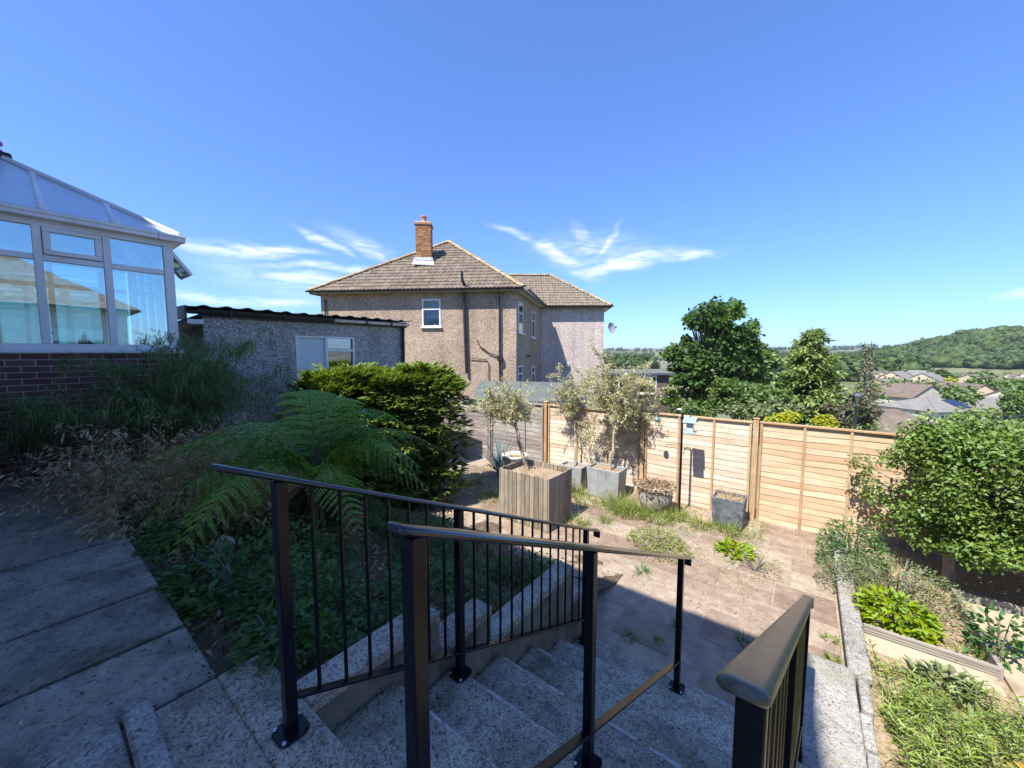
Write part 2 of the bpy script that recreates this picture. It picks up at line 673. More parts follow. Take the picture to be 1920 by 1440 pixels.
M_brick = mat('red brick', (.115, .050, .042), (.185, .082, .064), 14, .85, .5, 110, .003, orand=.22)
M_mortar = mat('mortar', (.42, .38, .34), (.54, .49, .44), 40, .95, .4, 120, .003)
M_ochrebrick = mat('ochre brick', (.27, .125, .055), (.40, .21, .095), 6, .85, .4, 60, .004, orand=.2)
M_dark = mat('dark interior', (.03, .032, .035), (.06, .06, .06), 3, .8)
M_black_pvc = mat('black gutter plastic', (.018, .018, .02), (.03, .03, .032), 8, .4, spec=.4)
M_greywhite = mat('grey fascia paint', (.50, .50, .48), (.62, .62, .60), 6, .6)
M_tile = mat('concrete roof tile', (.135, .102, .075), (.215, .168, .124), 3.5, .9, .6, 40, .006, orand=.16, c3=(.24, .20, .145), s3=5)
M_ridge = mat('lichen ridge tile', (.30, .22, .115), (.45, .35, .20), 5, .9, .5, 40, .006, orand=.15, c3=(.20, .16, .11), s3=4)
M_felt = mat('grey green roof felt', (.095, .108, .095), (.15, .165, .145), 1.6, .9, .5, 60, .004)
M_lead = mat('pale lead flashing', (.50, .50, .50), (.66, .66, .66), 8, .6)
M_clay = mat('clay chimney pot', (.42, .15, .08), (.50, .20, .11), 8, .8)
M_peb_grey = pebble_mat('grey pebbledash', [(0, (.16, .155, .15)), (.18, (.36, .35, .33)), (.55, (.48, .465, .44)), (.86, (.66, .645, .62))], 62, 1.2, .22)
M_peb_brown = pebble_mat('brown pebbledash', [(0, (.29, .21, .152)), (.2, (.40, .30, .222)), (.6, (.455, .35, .262)), (.88, (.53, .425, .33))], 26, .5, .28, .5, .015)
M_peb_pink = pebble_mat('pink pebbledash', [(0, (.46, .37, .335)), (.2, (.56, .465, .42)), (.6, (.61, .515, .47)), (.88, (.68, .60, .55))], 20, .4, .18, .4, .012)
M_corr = mat('mossy dark corrugated sheet', (.030, .030, .030), (.075, .072, .066), 9, .9, .5, 60, .004, c3=(.30, .29, .27), s3=5)
M_curtain = mat('pale curtain', (.58, .60, .60), (.72, .73, .72), 4, .9)
M_blind = mat('vertical blind', (.38, .38, .39), (.45, .45, .46), 4, .8)
M_board = mat('pale blue white board', (.56, .62, .66), (.64, .69, .72), 2.5, .6)


def wood_mat(name, c1, c2, c3, grain=(3, 60, 60), orand=.15, knot=.0):
    m, N, L, B = new_mat(name)
    oi = N.new('ShaderNodeObjectInfo')
    tc = N.new('ShaderNodeTexCoord')
    ad = N.new('ShaderNodeVectorMath')
    ad.operation = 'ADD'
    sc = N.new('ShaderNodeVectorMath')
    sc.operation = 'SCALE'
    sc.inputs[0].default_value = (37.0, 91.0, 53.0)
    L.new(oi.outputs['Random'], sc.inputs['Scale'])
    L.new(tc.outputs['Object'], ad.inputs[0])
    L.new(sc.outputs[0], ad.inputs[1])
    n = noise(N, L, 1.0, 6, .6, vec=ad.outputs[0], dist=.6, stretch=grain)
    c = ramp(N, L, n.outputs['Fac'], [(.3, c1), (.55, c2), (.75, c3)])
    n2 = noise(N, L, 3.0, 4, .6, vec=ad.outputs[0])
    f = ramp(N, L, n2.outputs['Fac'], [(.45, (0, 0, 0)), (.75, (.75, .75, .75))])
    c = mixc(N, L, f, c, c3)
    c = hsv_rand(N, L, c, oi.outputs['Random'], orand, .012, .12)
    L.new(c, B.inputs['Base Color'])
    B.inputs['Roughness'].default_value = .82
    B.inputs['Specular IOR Level'].default_value = .25
    set_bump(N, L, B, n.outputs['Fac'], .45, .003)
    MATS[name] = m
    return m


M_fence_new = wood_mat('orange fence board', (.43, .29, .165), (.53, .39, .245), (.60, .47, .32), (2.0, 40, 40), .07)
M_fence_mid = wood_mat('faded fence board', (.43, .325, .215), (.59, .48, .36), (.70, .61, .50), (2.0, 40, 40), .08)
M_fence_grey = wood_mat('weathered grey fence board', (.16, .13, .11), (.29, .25, .22), (.40, .37, .34), (2.0, 40, 40), .2)
M_post = wood_mat('fence post timber', (.33, .20, .10), (.44, .29, .16), (.52, .38, .24), (40, 40, 2.5), .1)
M_planter = wood_mat('weathered planter slat', (.15, .118, .085), (.26, .215, .162), (.36, .315, .25), (45, 45, 2.0), .22)
M_deck = wood_mat('silvered deck board', (.19, .165, .13), (.29, .26, .215), (.37, .345, .30), (2.0, 40, 40), .1)
M_bark = wood_mat('grey bark', (.12, .10, .08), (.22, .19, .155), (.33, .29, .245), (30, 30, 4), .1)
M_palebark = wood_mat('pale olive bark', (.25, .20, .15), (.38, .32, .25), (.50, .44, .36), (30, 30, 4), .1)
M_darkbark = wood_mat('dark fibrous trunk', (.018, .012, .008), (.045, .03, .02), (.09, .06, .04), (30, 30, 3), .1)


def glass_mat(name, tint, gl, refl=.38):
    m, N, L, B = new_mat(name)
    N.remove(B)
    t = N.new('ShaderNodeBsdfTransparent')
    t.inputs[0].default_value = rgb(tint)
    g = N.new('ShaderNodeBsdfGlossy')
    g.inputs['Color'].default_value = rgb(gl)
    g.inputs['Roughness'].default_value = .012
    n = noise(N, L, .9, 2, .5)
    b = N.new('ShaderNodeBump')
    b.inputs['Strength'].default_value = .06
    b.inputs['Distance'].default_value = .02
    L.new(n.outputs['Fac'], b.inputs['Height'])
    L.new(b.outputs[0], g.inputs['Normal'])
    lw = N.new('ShaderNodeFresnel')
    lw.inputs[0].default_value = 1.5
    ad = N.new('ShaderNodeMath')
    ad.operation = 'ADD'
    ad.use_clamp = True
    ad.inputs[1].default_value = refl
    L.new(lw.outputs[0], ad.inputs[0])
    mx = N.new('ShaderNodeMixShader')
    L.new(ad.outputs[0], mx.inputs[0])
    L.new(t.outputs[0], mx.inputs[1])
    L.new(g.outputs[0], mx.inputs[2])
    L.new(mx.outputs[0], N['Material Output'].inputs['Surface'])
    MATS[name] = m
    return m


M_solar = glass_mat('blue solar control glass', (.74, .94, .94), (.86, 1.0, 1.0), .36)
M_pane = glass_mat('window glass', (.55, .6, .6), (.8, .85, .9), .3)
M_roofpane = mat('frosted roof sheet', (.50, .58, .66), (.58, .66, .73), 2, .22, spec=.6)

# ------------------------------------------------------------------ the land
Z_PATIO = -1.45


def hill(x, y, cx, cy, rx, ry, h):
    return h * math.exp(-((x - cx) / rx) ** 2 - ((y - cy) / ry) ** 2)


def smooth(t):
    t = max(0.0, min(1.0, t))
    return t * t * (3 - 2 * t)


def wood_hill(x, y):
    return hill(x, y, 560, 430, 80, 115, 35) + hill(x, y, 800, 560, 110, 150, 24)


def terrain(x, y):
    """Height at x metres right of / y metres ahead of the standpoint."""
    d = math.hypot(x, y)
    z = -1.75
    side = smooth((x / max(d, .1) + .25) / .75)          # falls away to the right
    z -= 6.3 * smooth((d - 12) / 45) * (.25 + .75 * side)
    z -= 7.0 * smooth((d - 50) / 160)
    z += wood_hill(x, y)
    z += 42 * smooth((d - 900) / 1700) + 5 * math.sin(x * .0016 + 1) * smooth((d - 900) / 1500) + 4 * math.sin(x * .0041 + y * .001) * smooth((d - 900) / 1500)
    return z


def build_ground():
    rings = [0, 4, 9, 12] + [12 * (1.09 ** k) for k in range(1, 69)]
    nA = 260
    V, F = [], []
    for r in rings:
        for k in range(nA):
            t = 2 * PI * k / nA
            x, y = r * math.sin(t), r * math.cos(t)
            p = W(x, y, terrain(x, y))
            V.append(tuple(p))
    for i in range(len(rings) - 1):
        for k in range(nA):
            a, b = i * nA + k, i * nA + (k + 1) % nA
            F.append((a, a + nA, b + nA, b))
    return tag(np_mesh('ground', np.array(V), np.array(F), M_field, smooth=True), kind='structure')


build_ground()

# ------------------------------------------------------------------ path, landing, steps
path = MB().span(-7.35, .62, -.8, .485, -1.7, -.040).build('path', M_soil)
tag(path, kind='structure')
xj = [-7.33, -6.75, -6.12, -5.5, -4.93, -4.36, -3.82, -3.26, -2.68, -2.12]
for i in range(len(xj) - 1):
    m = MB()
    m.box(((xj[i] + xj[i + 1]) / 2, -.155, -.03 + random.uniform(-.004, .004)), (xj[i + 1] - xj[i] - .032, 1.30, .055),
          rx=random.uniform(-.003, .003), ry=random.uniform(-.006, .006))
    m.build('slab', M_path, path, bevel=.008)
MB().span(-2.22, .6, -.8, .17, -.03, .035).build('slab', M_pale, path, bevel=.008)
landing = tag(MB().span(-2.112, .46, .49, .685, -1.6, 0).build('landing', M_conc, bevel=.008), kind='structure')
MB().span(-2.111, .46, -.70, .4885, -.06, -.004).build('slab', M_conc, landing, bevel=.005)
kerb = MB().box((-1.62, .215, .022), (1.1, .085, .055), rz=-.02).build('kerb', M_pale, bevel=.012)
tag(kerb, 'short pale concrete kerb lying along the top landing', 'kerb')

NOSE = [.69 + .428 * i for i in range(7)]
RISE = .207
XL, XR = -1.63, .10
steps = tag(MB().span(XL, XR, .7, 3.25, -1.6, -1.46).build('steps', M_conc), kind='structure')
for i in range(1, 7):
    z = -RISE * i
    b0 = NOSE[i - 1] - .006
    MB().span(XL, XR, b0, NOSE[i], -1.55, z).build('step', M_conc, steps, bevel=.012, seg=2)
    n = MB()
    x = XL + .05
    while x < XR - .08:
        w = random.uniform(.04, .22)
        n.span(x, min(x + w, XR - .01), NOSE[i] - random.uniform(.010, .026), NOSE[i] + .002, z - .014, z + .002)
        x += w + random.choice((.002, .02, .06, .15))
    n.build('nosing', M_nose, steps, bevel=.006)

# stepped stringer wall on the bed side
sw = thing('stepped_wall', (-1.72, 2, -1.45), 'stepped concrete side wall holding the shady bed beside the steps', 'wall')
for b0, b1, zt, xo in ((.693, 1.435, -.006, 0), (1.438, 1.90, -.23, .004), (1.903, 3.07, -.475, .0), (3.073, 3.36, -.79, .004)):
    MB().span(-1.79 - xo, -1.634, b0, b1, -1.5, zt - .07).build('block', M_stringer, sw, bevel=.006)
    MB().span(-1.80 - xo, -1.632 + xo, b0 - .002, b1 + .006, zt - .068, zt).build('coping', M_conc, sw, bevel=.008)
# low side wall to the right of the steps
rw = thing('low_wall', (.3, 3.6, -1.45), 'low sunlit concrete wall on the right of the steps', 'wall')
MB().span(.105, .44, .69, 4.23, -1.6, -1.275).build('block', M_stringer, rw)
MB().span(.102, .445, 2.0, 4.24, -1.273, -1.205).build('coping', M_pale, rw, bevel=.012, seg=2)
MB().span(.102, .445, .70, 1.99, -1.273, -.60).build('coping', M_pale, rw, bevel=.012, seg=2)
cw = thing('garden_edge_wall', (.5, 5.2, -1.45), 'narrow pale concrete edging wall between patio and planted terrace', 'wall')
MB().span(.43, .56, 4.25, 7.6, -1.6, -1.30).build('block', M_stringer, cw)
for b0, b1 in ((4.245, 5.02), (5.03, 5.86), (5.87, 6.75), (6.76, 7.6)):
    MB().span(.415, .575, b0, b1 - .004, -1.298, -1.235 + random.uniform(-.004, .004)).build('coping', M_pale, cw, bevel=.01)
ps = thing('edging_stone', (.53, 3.4, -1.3), 'pale upright edging stone beside the low wall', 'edging stone')
for b0, b1 in ((2.3, 2.95), (2.97, 3.42), (3.45, 3.78), (3.80, 4.2)):
    MB().box((.49 + random.uniform(-.012, .012), (b0 + b1) / 2, -1.35), (.075, b1 - b0, .27 + random.uniform(-.03, .03)), rz=random.uniform(-.03, .03)).build('stone', M_pale, ps, bevel=.02, seg=2)

# ------------------------------------------------------------------ patio
patio = tag(MB().span(-8.2, .43, 3.25, 7.95, -1.75, -1.4545).build('patio', M_joint), kind='structure')
row, b = 0, 3.27
flag_w, flag_d = .60, .45
nflag = 0
while b < 7.85:
    d = [.45, .45, .60, .45, .60][row % 5]
    x = .40 - random.uniform(.05, .35) if row % 2 else .40
    x0 = .415
    while x0 > -6.4:
        w = random.choice((.45, .60, .60, .75)) if x0 < .41 else random.choice((.3, .45, .6))
        xc, yc = x0 - w / 2, b + d / 2
        if not (xc < -1.95 and yc < 4.3):
            m = MB().box((xc, yc, -1.466 + random.uniform(-.004, .003)), (w - .012, d - .012, .034),
                         rx=random.uniform(-.008, .008), ry=random.uniform(-.008, .008))
            m.build('flag', M_flag, patio, bevel=.006)
            nflag += 1
        x0 -= w
    b += d
    row += 1


# ------------------------------------------------------------------ planting beds
def bed_z(x, y):
    t = max(0.0, (y - .6) / 3.9)
    z = -.07 - 1.42 * t ** 1.2
    z = max(z, -1.47)
    return z + .03 * math.sin(x * 3.1 + y * 1.7) + .02 * math.sin(x * 7.3 - y * 5.1)


def bed_mesh(name, x0, x1, y0, y1, zf, m, n=60):
    V, F = [], []
    for j in range(n + 1):
        for i in range(n + 1):
            x, y = x0 + (x1 - x0) * i / n, y0 + (y1 - y0) * j / n
            V.append((x, y, zf(x, y) + random.uniform(-.012, .012)))
    for j in range(n):
        for i in range(n):
            a = j * (n + 1) + i
            F.append((a, a + 1, a + n + 2, a + n + 1))
    return tag(np_mesh(name, np.array(V), np.array(F), m), kind='structure')


bed_mesh('garden_bed', -9.2, -1.803, .49, 4.9, bed_z, M_soil, 80)
bed_mesh('terrace_soil', .45, 7.0, 1.0, 8.0, lambda x, y: -1.36 + .02 * math.sin(x * 4 + y * 3), M_litter, 70)
tag(MB().span(.585, 1.44, 4.80, 5.06, -1.40, -1.315).build('sand_strip', M_sand), kind='structure')
tag(MB().prism([(1.50, 3.0), (2.07, 3.0), (2.07, 6.42), (1.50, 6.42)], -1.40, -1.312).build('sand_path', M_sand), kind='structure')


def board(x0, y0, x1, y1, z0, z1, label, th=.035, ribs=True):
    dx, dy = x1 - x0, y1 - y0
    ln = math.hypot(dx, dy)
    rz = math.atan2(dy, dx)
    t = thing('timber_edging', ((x0 + x1) / 2, (y0 + y1) / 2, z0), label, 'edging board', 'timber edging boards of the raised beds')
    MB().box(((x0 + x1) / 2, (y0 + y1) / 2, (z0 + z1) / 2), (ln, th, z1 - z0), rz=rz).build('plank', M_deck, t, bevel=.003)
    if ribs:
        nx, ny = math.sin(rz), -math.cos(rz)
        for k in range(5):
            zz = z0 + (z1 - z0) * (k + .5) / 5
            MB().box(((x0 + x1) / 2 + nx * (th / 2 + .002), (y0 + y1) / 2 + ny * (th / 2 + .002), zz), (ln - .01, .008, (z1 - z0) / 5 * .6), rz=rz).build('rib', M_deck, t)


board(.585, 5.10, 1.47, 5.085, -1.37, -1.235, 'ribbed timber board holding the bed with the lime green plant')
board(1.475, 5.08, 1.475, 6.46, -1.37, -1.23, 'timber board along the sandy path, right side of the shrub bed', ribs=False)
board(1.46, 6.48, 2.12, 6.47, -1.37, -1.23, 'timber board closing the far end of the sandy path', ribs=False)
board(2.10, 6.45, 2.10, 3.2, -1.37, -1.21, 'timber board along the right side of the sandy path', ribs=False)


# ------------------------------------------------------------------ the house behind the standpoint and the bungalow beside it (seen in the conservatory glass)
def window_unit(parent, c, w, h, n, cols=2, rows=1, top=0.0, fr=.06, backing=None, depth=.07, sill=True, glass=None):
    """A framed window in a wall; c centre on the wall face, n outward direction (horizontal)."""
    c, n = Vector(c), Vector(n).normalized()
    s = Vector((-n.y, n.x, 0))
    rz = math.atan2(s.y, s.x)

    def bx(m, u, z, wu, wz, d0, d1):
        m.box(c + s * u + n * ((d0 + d1) / 2) + Vector((0, 0, z)), (wu, abs(d1 - d0), wz), rz=rz)
    m = MB()
    bx(m, 0, h / 2 - fr / 2, w, fr, -.02, .03)
    bx(m, 0, -h / 2 + fr / 2, w, fr, -.02, .03)
    for sg in (-1, 1):
        bx(m, sg * (w / 2 - fr / 2), 0, fr, h - 2 * fr, -.02, .028)
    for k in range(1, cols):
        bx(m, -w / 2 + w * k / cols, 0, fr, h - 2 * fr, -.02, .026)
    if top:
        bx(m, 0, h / 2 - top, w - 2 * fr, fr, -.02, .024)
    win = m.build('window', M_white, parent, bevel=.004)
    g = MB()
    bx(g, 0, 0, w - fr, h - fr, .004, .010)
    g.build('pane', glass or M_pane, win)
    k = MB()
    bx(k, 0, 0, w - fr, h - fr, -.018, -.012)
    k.build('backing', backing or M_dark, win)  # unless a blind is passed, this dark sheet paints the unlit room
    if sill:
        q = MB()
        bx(q, 0, -h / 2 - .03, w + .12, .05, -.02, .09)
        q.build('sill', M_white, win, bevel=.004)
    return win


def gable_roof(m, x0, x1, y0, y1, z, pitch, over=.3, th=.14):
    ym = (y0 + y1) / 2
    rise = (ym - y0 + over) * math.tan(pitch)
    a0, a1 = x0 - over, x1 + over
    m.slab([(a0, y0 - over, z), (a1, y0 - over, z), (a1, ym, z + rise), (a0, ym, z + rise)], th)
    m.slab([(a1, y1 + over, z), (a0, y1 + over, z), (a0, ym, z + rise), (a1, ym, z + rise)], th)


own = thing('rendered_house', (-7, -5, 0), 'two storey rendered house behind the standpoint casting the big shadow', 'house')
MB().span(-13.5, -.42, -9.0, -.80, -2.0, 6.40).build('wall', M_whitewall, own)
m = MB()
gable_roof(m, -13.5, -.42, -9.0, -.80, 6.44, math.radians(33), .06)
m.build('roof', M_tile, own)
for x, z in ((-3.0, 1.4), (-5.4, 1.4), (-3.0, 4.5), (-6.0, 4.5), (-9.5, 4.5)):
    window_unit(own, (x, -.80, z), 1.3, 1.1, (0, 1, 0), 2, top=.3)
MB().span(-1.9, -1.0, -.79, -.75, .03, 2.05).build('door', M_white, own, bevel=.01)

bung = thing('neighbour_bungalow', (11, -3, -1), 'cream bungalow with hipped tiled roof beyond the right hand side', 'bungalow')
MB().span(7.4, 14.6, -10.0, 3.0, -2.0, 3.2).build('wall', M_whitewall, bung)
m = MB()
x0, x1, y0, y1, zr = 7.0, 15.0, -10.4, 3.4, 3.25
m.slab([(x0, y1, zr), (x0, y0, zr), (11, y0 + 4, zr + 2.6), (11, y1 - 4, zr + 2.6)], .12)
m.slab([(x1, y0, zr), (x1, y1, zr), (11, y1 - 4, zr + 2.6), (11, y0 + 4, zr + 2.6)], .12)
m.slab([(x1, y1, zr), (x0, y1, zr), (11, y1 - 4, zr + 2.6)], .12)
m.slab([(x0, y0, zr), (x1, y0, zr), (11, y0 + 4, zr + 2.6)], .12)
m.build('roof', M_tile, bung)
for y in (-4.5, -1.2, 1.6):
    window_unit(bung, (7.4, y, 1.9), 1.5, 1.1, (-1, 0, 0), 2)
m = MB()
for y in (-6.6,):
    m.span(7.33, 7.395, y - 1.1, y + 1.1, -.4, 1.9)
m.build('garage_door', M_white, bung)

# ------------------------------------------------------------------ conservatory
CX, CB = -7.36, 1.53
con = thing('conservatory', (-8.9, .4, 0), 'white framed conservatory with blue glass on a red brick base', 'conservatory')
dw = MB()
dw.span(CX - .22, CX - .012, -.80, CB - .012, -.6, 1.5)
dw.span(CX - 3.04, CX - .222, CB - .24, CB - .012, -.6, 1.5)
dw.span(CX - 3.04, CX - 2.82, -.80, CB - .242, -.6, 1.5)
dwarf = dw.build('dwarf_wall', M_mortar, con)
me_full = None


def brick(y0, y1, z):
    m = MB().box(((CX - .03), (y0 + y1) / 2, z + .0325), (.06, y1 - y0 - .013, .0615))
    return m.build('brick', M_brick, dwarf, bevel=.003)


for k in range(-1, 20):
    z = .0 + k * .075
    y = CB - (0.112 if k % 2 else .0)
    if k % 2:
        brick(CB - .108, CB, z)
    while y > -.80:
        brick(max(y - .225, -.80), y, z)
        y -= .225
# upper frames
sill = MB().span(CX - .15, CX + .045, -.80, CB + .045, 1.502, 1.545).span(CX - 3.08, CX - .152, CB - .15, CB + .045, 1.502, 1.545).build('sill', M_white, con, bevel=.006)
MB().span(CX - .075, CX, -.80, CB, 1.547, 1.615).build('bottom_rail', M_white, con, bevel=.005)
MB().span(CX - .075, CX + .002, -.80, CB, 3.015, 3.10).build('head_rail', M_white, con, bevel=.005)
mull = [-.79, -.30, .28, .86, 1.475]
for i, y in enumerate(mull):
    w = .075 if i < 4 else .11
    MB().span(CX - .074, CX + .004, y - w / 2, y + w / 2, 1.612, 3.018).build('mullion', M_white, con, bevel=.006)
for i in range(4):
    y0, y1 = mull[i] + .037, mull[i + 1] - (.037 if i < 3 else .055)
    MB().span(CX - .07, CX - .003, y0, y1, 2.615, 2.685).build('transom', M_white, con, bevel=.005)
    MB().span(CX - .042, CX - .030, y0, y1, 1.612, 2.617).build('pane', M_solar, con)
    p = MB()
    if i == 2:      # framed opener
        f = MB()
        f.span(CX - .05, CX + .02, y0 + .006, y1 - .006, 2.69, 2.745).span(CX - .05, CX + .02, y0 + .006, y1 - .006, 2.96, 3.012)
        f.span(CX - .05, CX + .019, y0 + .006, y0 + .07, 2.746, 2.959).span(CX - .05, CX + .019, y1 - .07, y1 - .006, 2.746, 2.959)
        f = f.build('opener_frame', M_white, con, bevel=.006)
        MB().span(CX - .02, CX - .008, y0 + .06, y1 - .06, 2.74, 2.965).build('pane', M_solar, f)
    else:
        MB().span(CX - .042, CX - .030, y0, y1, 2.683, 3.018).build('pane', M_solar, con)
# front and far sides
for x in (CX - .12, CX - .72, CX - 1.35, CX - 1.98, CX - 2.6, CX - 3.0):
    MB().span(x - .035, x + .035, CB - .075, CB - .002, 1.547, 3.1).build('mullion', M_white, con)
MB().span(CX - 3.04, CX - .08, CB - .074, CB - .004, 1.548, 1.614).build('bottom_rail', M_white, con)
MB().span(CX - 3.04, CX - .08, CB - .074, CB - .004, 2.616, 2.684).build('transom', M_white, con)
MB().span(CX - 3.04, CX - .08, CB - .074, CB - .001, 3.016, 3.098).build('head_rail', M_white, con)
MB().span(CX - 3.0, CX - .16, CB - .044, CB - .034, 1.616, 2.614).build('pane', M_solar, con)
MB().span(CX - 3.0, CX - .80, CB - .044, CB - .034, 2.686, 3.014).build('pane', M_solar, con)
for y in (-.7, -.1, .5, 1.1):
    MB().span(CX - 3.04, CX - 2.97, y - .035, y + .035, 1.5, 3.1).build('mullion', M_white, con)
MB().span(CX - 3.03, CX - 2.98, -.8, CB - .1, 2.62, 2.69).build('transom', M_white, con)
MB().span(CX - 3.01, CX - 3.0, -.8, CB - .1, 1.5, 3.05).build('pane', M_solar, con)
MB().span(CX - 3.05, CX - 2.96, -.8, CB - .1, 3.02, 3.1).build('head_rail', M_white, con)
MB().span(CX - 2.8, CX - .24, -.80, CB - .26, .2, .3).build('floor', M_whitewall, con)
# the top-hung vent standing open on the garden side
hz, oz, ob = 2.985, 2.70, .21
vf = MB()
x0, x1 = CX - .68, CX - .16
A0, A1 = Vector((x0, CB + .01, hz)), Vector((x1, CB + .01, hz))
B0, B1 = Vector((x0, CB + .01 + ob, oz)), Vector((x1, CB + .01 + ob, oz))
up = (0, .8, .6)
for p, q in ((A0, A1), (B0, B1), (A0, B0), (A1, B1)):
    vf.bar(p, q, .05, .045, up)
vent = vf.build('open_vent', M_white, con, bevel=.004)
MB().slab([A0, A1, B1, B0], .008).build('pane', M_solar, vent)
# gutter
gt = MB()
for y0, y1 in ((-.80, 1.36), (1.364, CB + .13)):
    gt.span(CX + .004, CX + .115, y0, y1, 3.09, 3.16)
    gt.span(CX + .09, CX + .128, y0, y1, 3.14, 3.185)
gt.span(CX - 3.1, CX + .002, CB + .004, CB + .115, 3.09, 3.165)
gt.build('gutter', M_white, con, bevel=.012, seg=2)
MB().span(CX - .05, CX + .10, -.80, CB + .09, 3.102, 3.128).build('eaves_beam', M_white, con)
# roof
RW, RR = 1.5, .93
RZ = 3.19


def rz_at(x):
    return RZ + RR * (CX + .03 - x) / RW


def roof_pt(dx, y, lift=0.0):
    return Vector((CX + .03 - dx, y, RZ + RR * dx / RW + lift))


HB = CB + .06
edges = [-.80, -.27, .34, .95, HB]
for i in range(4):
    y0, y1 = edges[i], edges[i + 1]
    d0, d1 = min(RW, HB - y0), min(RW, HB - y1)
    pts = [roof_pt(0, y1), roof_pt(d1, y1), roof_pt(d0, y0), roof_pt(0, y0)]
    if d0 == RW and d1 < RW:
        pts = [roof_pt(0, y1), roof_pt(d1, y1), roof_pt(RW, HB - RW), roof_pt(RW, y0), roof_pt(0, y0)]
    if d1 < .01:
        pts = [roof_pt(0, y1), roof_pt(d0, y0), roof_pt(0, y0)]
    MB().slab(pts[::-1], .02).build('roof_panel', M_roofpane, con)
for y in edges[:-1]:
    d = min(RW, HB - y)
    MB().bar(roof_pt(-.02, y, .02), roof_pt(d, y, .02), .055, .045).build('glazing_bar', M_white, con, bevel=.01)
    MB().box(roof_pt(.02, y, .02), (.06, .075, .07)).build('bar_end', M_white, con, bevel=.008)
MB().slab([(CX - 3.07, HB, RZ), (CX + .03, HB, RZ), roof_pt(RW, HB - RW)][::-1], .02).build('roof_panel', M_roofpane, con)
MB().slab([(CX - 3.07, -.80, RZ), (CX - 3.07, HB, RZ), roof_pt(RW, HB - RW), roof_pt(RW, -.80)][::-1], .02).build('roof_panel', M_roofpane, con)
for i in range(4):
    a_, b_ = edges[i] + .032, edges[i + 1] - (.032 if i < 3 else .12)
    MB().bar(roof_pt(.035, a_, .006), roof_pt(.035, b_, .006), .014, .012).build('gasket', M_black_pvc, con)
    d0, d1 = min(RW, HB - a_) - .06, min(RW, HB - b_) - .06
    if d0 > .1:
        MB().bar(roof_pt(.04, a_, .006), roof_pt(d0, a_, .006), .010, .012).build('gasket', M_black_pvc, con)
    if d1 > .12:
        MB().bar(roof_pt(.04, b_, .006), roof_pt(d1, b_, .006), .010, .012).build('gasket', M_black_pvc, con)
MB().bar(roof_pt(.10, HB - .19, .008), roof_pt(RW - .05, HB - RW - .04, .008), .016, .014).build('gasket', M_black_pvc, con)
MB().bar(roof_pt(-.03, HB + .03, .03), roof_pt(RW, HB - RW, .045), .10, .06).build('hip_cap', M_white, con, bevel=.02, seg=2)
MB().bar((CX - 3.07, HB, RZ + .03), roof_pt(RW, HB - RW, .04), .10, .06).build('hip_cap', M_white, con, bevel=.02)
MB().bar(roof_pt(RW, HB - RW + .1, .05), roof_pt(RW, -.80, .05), .16, .10).build('ridge_cap', M_black_pvc, con, bevel=.03, seg=2)
m = MB()
fx = roof_pt(RW, HB - RW - .02, .09)
m.lathe(fx, [(.05, 0), (.05, .03), (.025, .05), (.025, .08), (.055, .10), (.055, .13), (.02, .17), (.012, .24), (.03, .27), (.03, .30), (.006, .36)], 10)
m.build('finial', mat('violet finial', (.30, .16, .42), None, rough=.5), con, smooth=True)

orn = thing('domed_lantern', (CX - .34, .62, 1.55), 'small white domed lantern standing on the conservatory sill', 'lantern')
MB().lathe((CX - .34, .62, 1.55), [(.19, 0), (.20, .015), (.17, .03), (.12, .06), (.075, .085), (.06, .10), (.062, .115), (.03, .135), (.02, .16), (.03, .175), (.008, .20), (.004, .24)], 16).build('dome', M_white, orn, smooth=True)
MB().tube([(CX - .34, .62, 1.545), (CX - .34, .62, 1.30)], .03, 8).build('stem', M_white, orn)

# ------------------------------------------------------------------ pebbledash garage beside the conservatory
g0, g1 = Vector((-7.74, 1.92, 0)), Vector((-7.48, 5.62, 0))
gd = (g1 - g0).normalized()
gn = Vector((gd.y, -gd.x, 0))
gl = (g1 - g0).length
grz = math.atan2(gd.y, gd.x)
gar = thing('pebbledash_garage', (g0 + g1) / 2 + Vector((0, 0, -1.4)), 'grey pebbledash garage with dark corrugated roof behind the hedge', 'garage')


def gp(s, o, z):
    return g0 + gd * s + gn * o + Vector((0, 0, z))


def gbox(m, s0, s1, o0, o1, z0, z1):
    m.hexa([gp(s0, o0, z0), gp(s1, o0, z0), gp(s1, o1, z0), gp(s0, o1, z0), gp(s0, o0, z1), gp(s1, o0, z1), gp(s1, o1, z1), gp(s0, o1, z1)])
    return m


wp = [on_plane(x, y, g0, gn) for x, y in ((553, 629), (611, 631), (664, 634), (664, 700))]
ws0, ws1, ws2 = [(p - g0).dot(gd) for p in wp[:3]]
wz1, wz0 = wp[0].z, .25
m = MB()
gbox(m, 0, ws0, -.12, 0, -1.7, 2.12)
gbox(m, ws2, gl, -.12, 0, -1.7, 2.12)
gbox(m, ws0, ws2, -.12, 0, -1.7, wz0)
gbox(m, ws0, ws2, -.12, 0, wz1, 2.12)
gbox(m, 0, .12, -2.6, -.122, -1.7, 2.14)
gbox(m, gl - .12, gl, -2.6, -.122, -1.7, 2.14)
gbox(m, .122, gl - .122, -2.6, -2.48, -1.7, 2.14)
m.build('wall', M_peb_grey, gar)
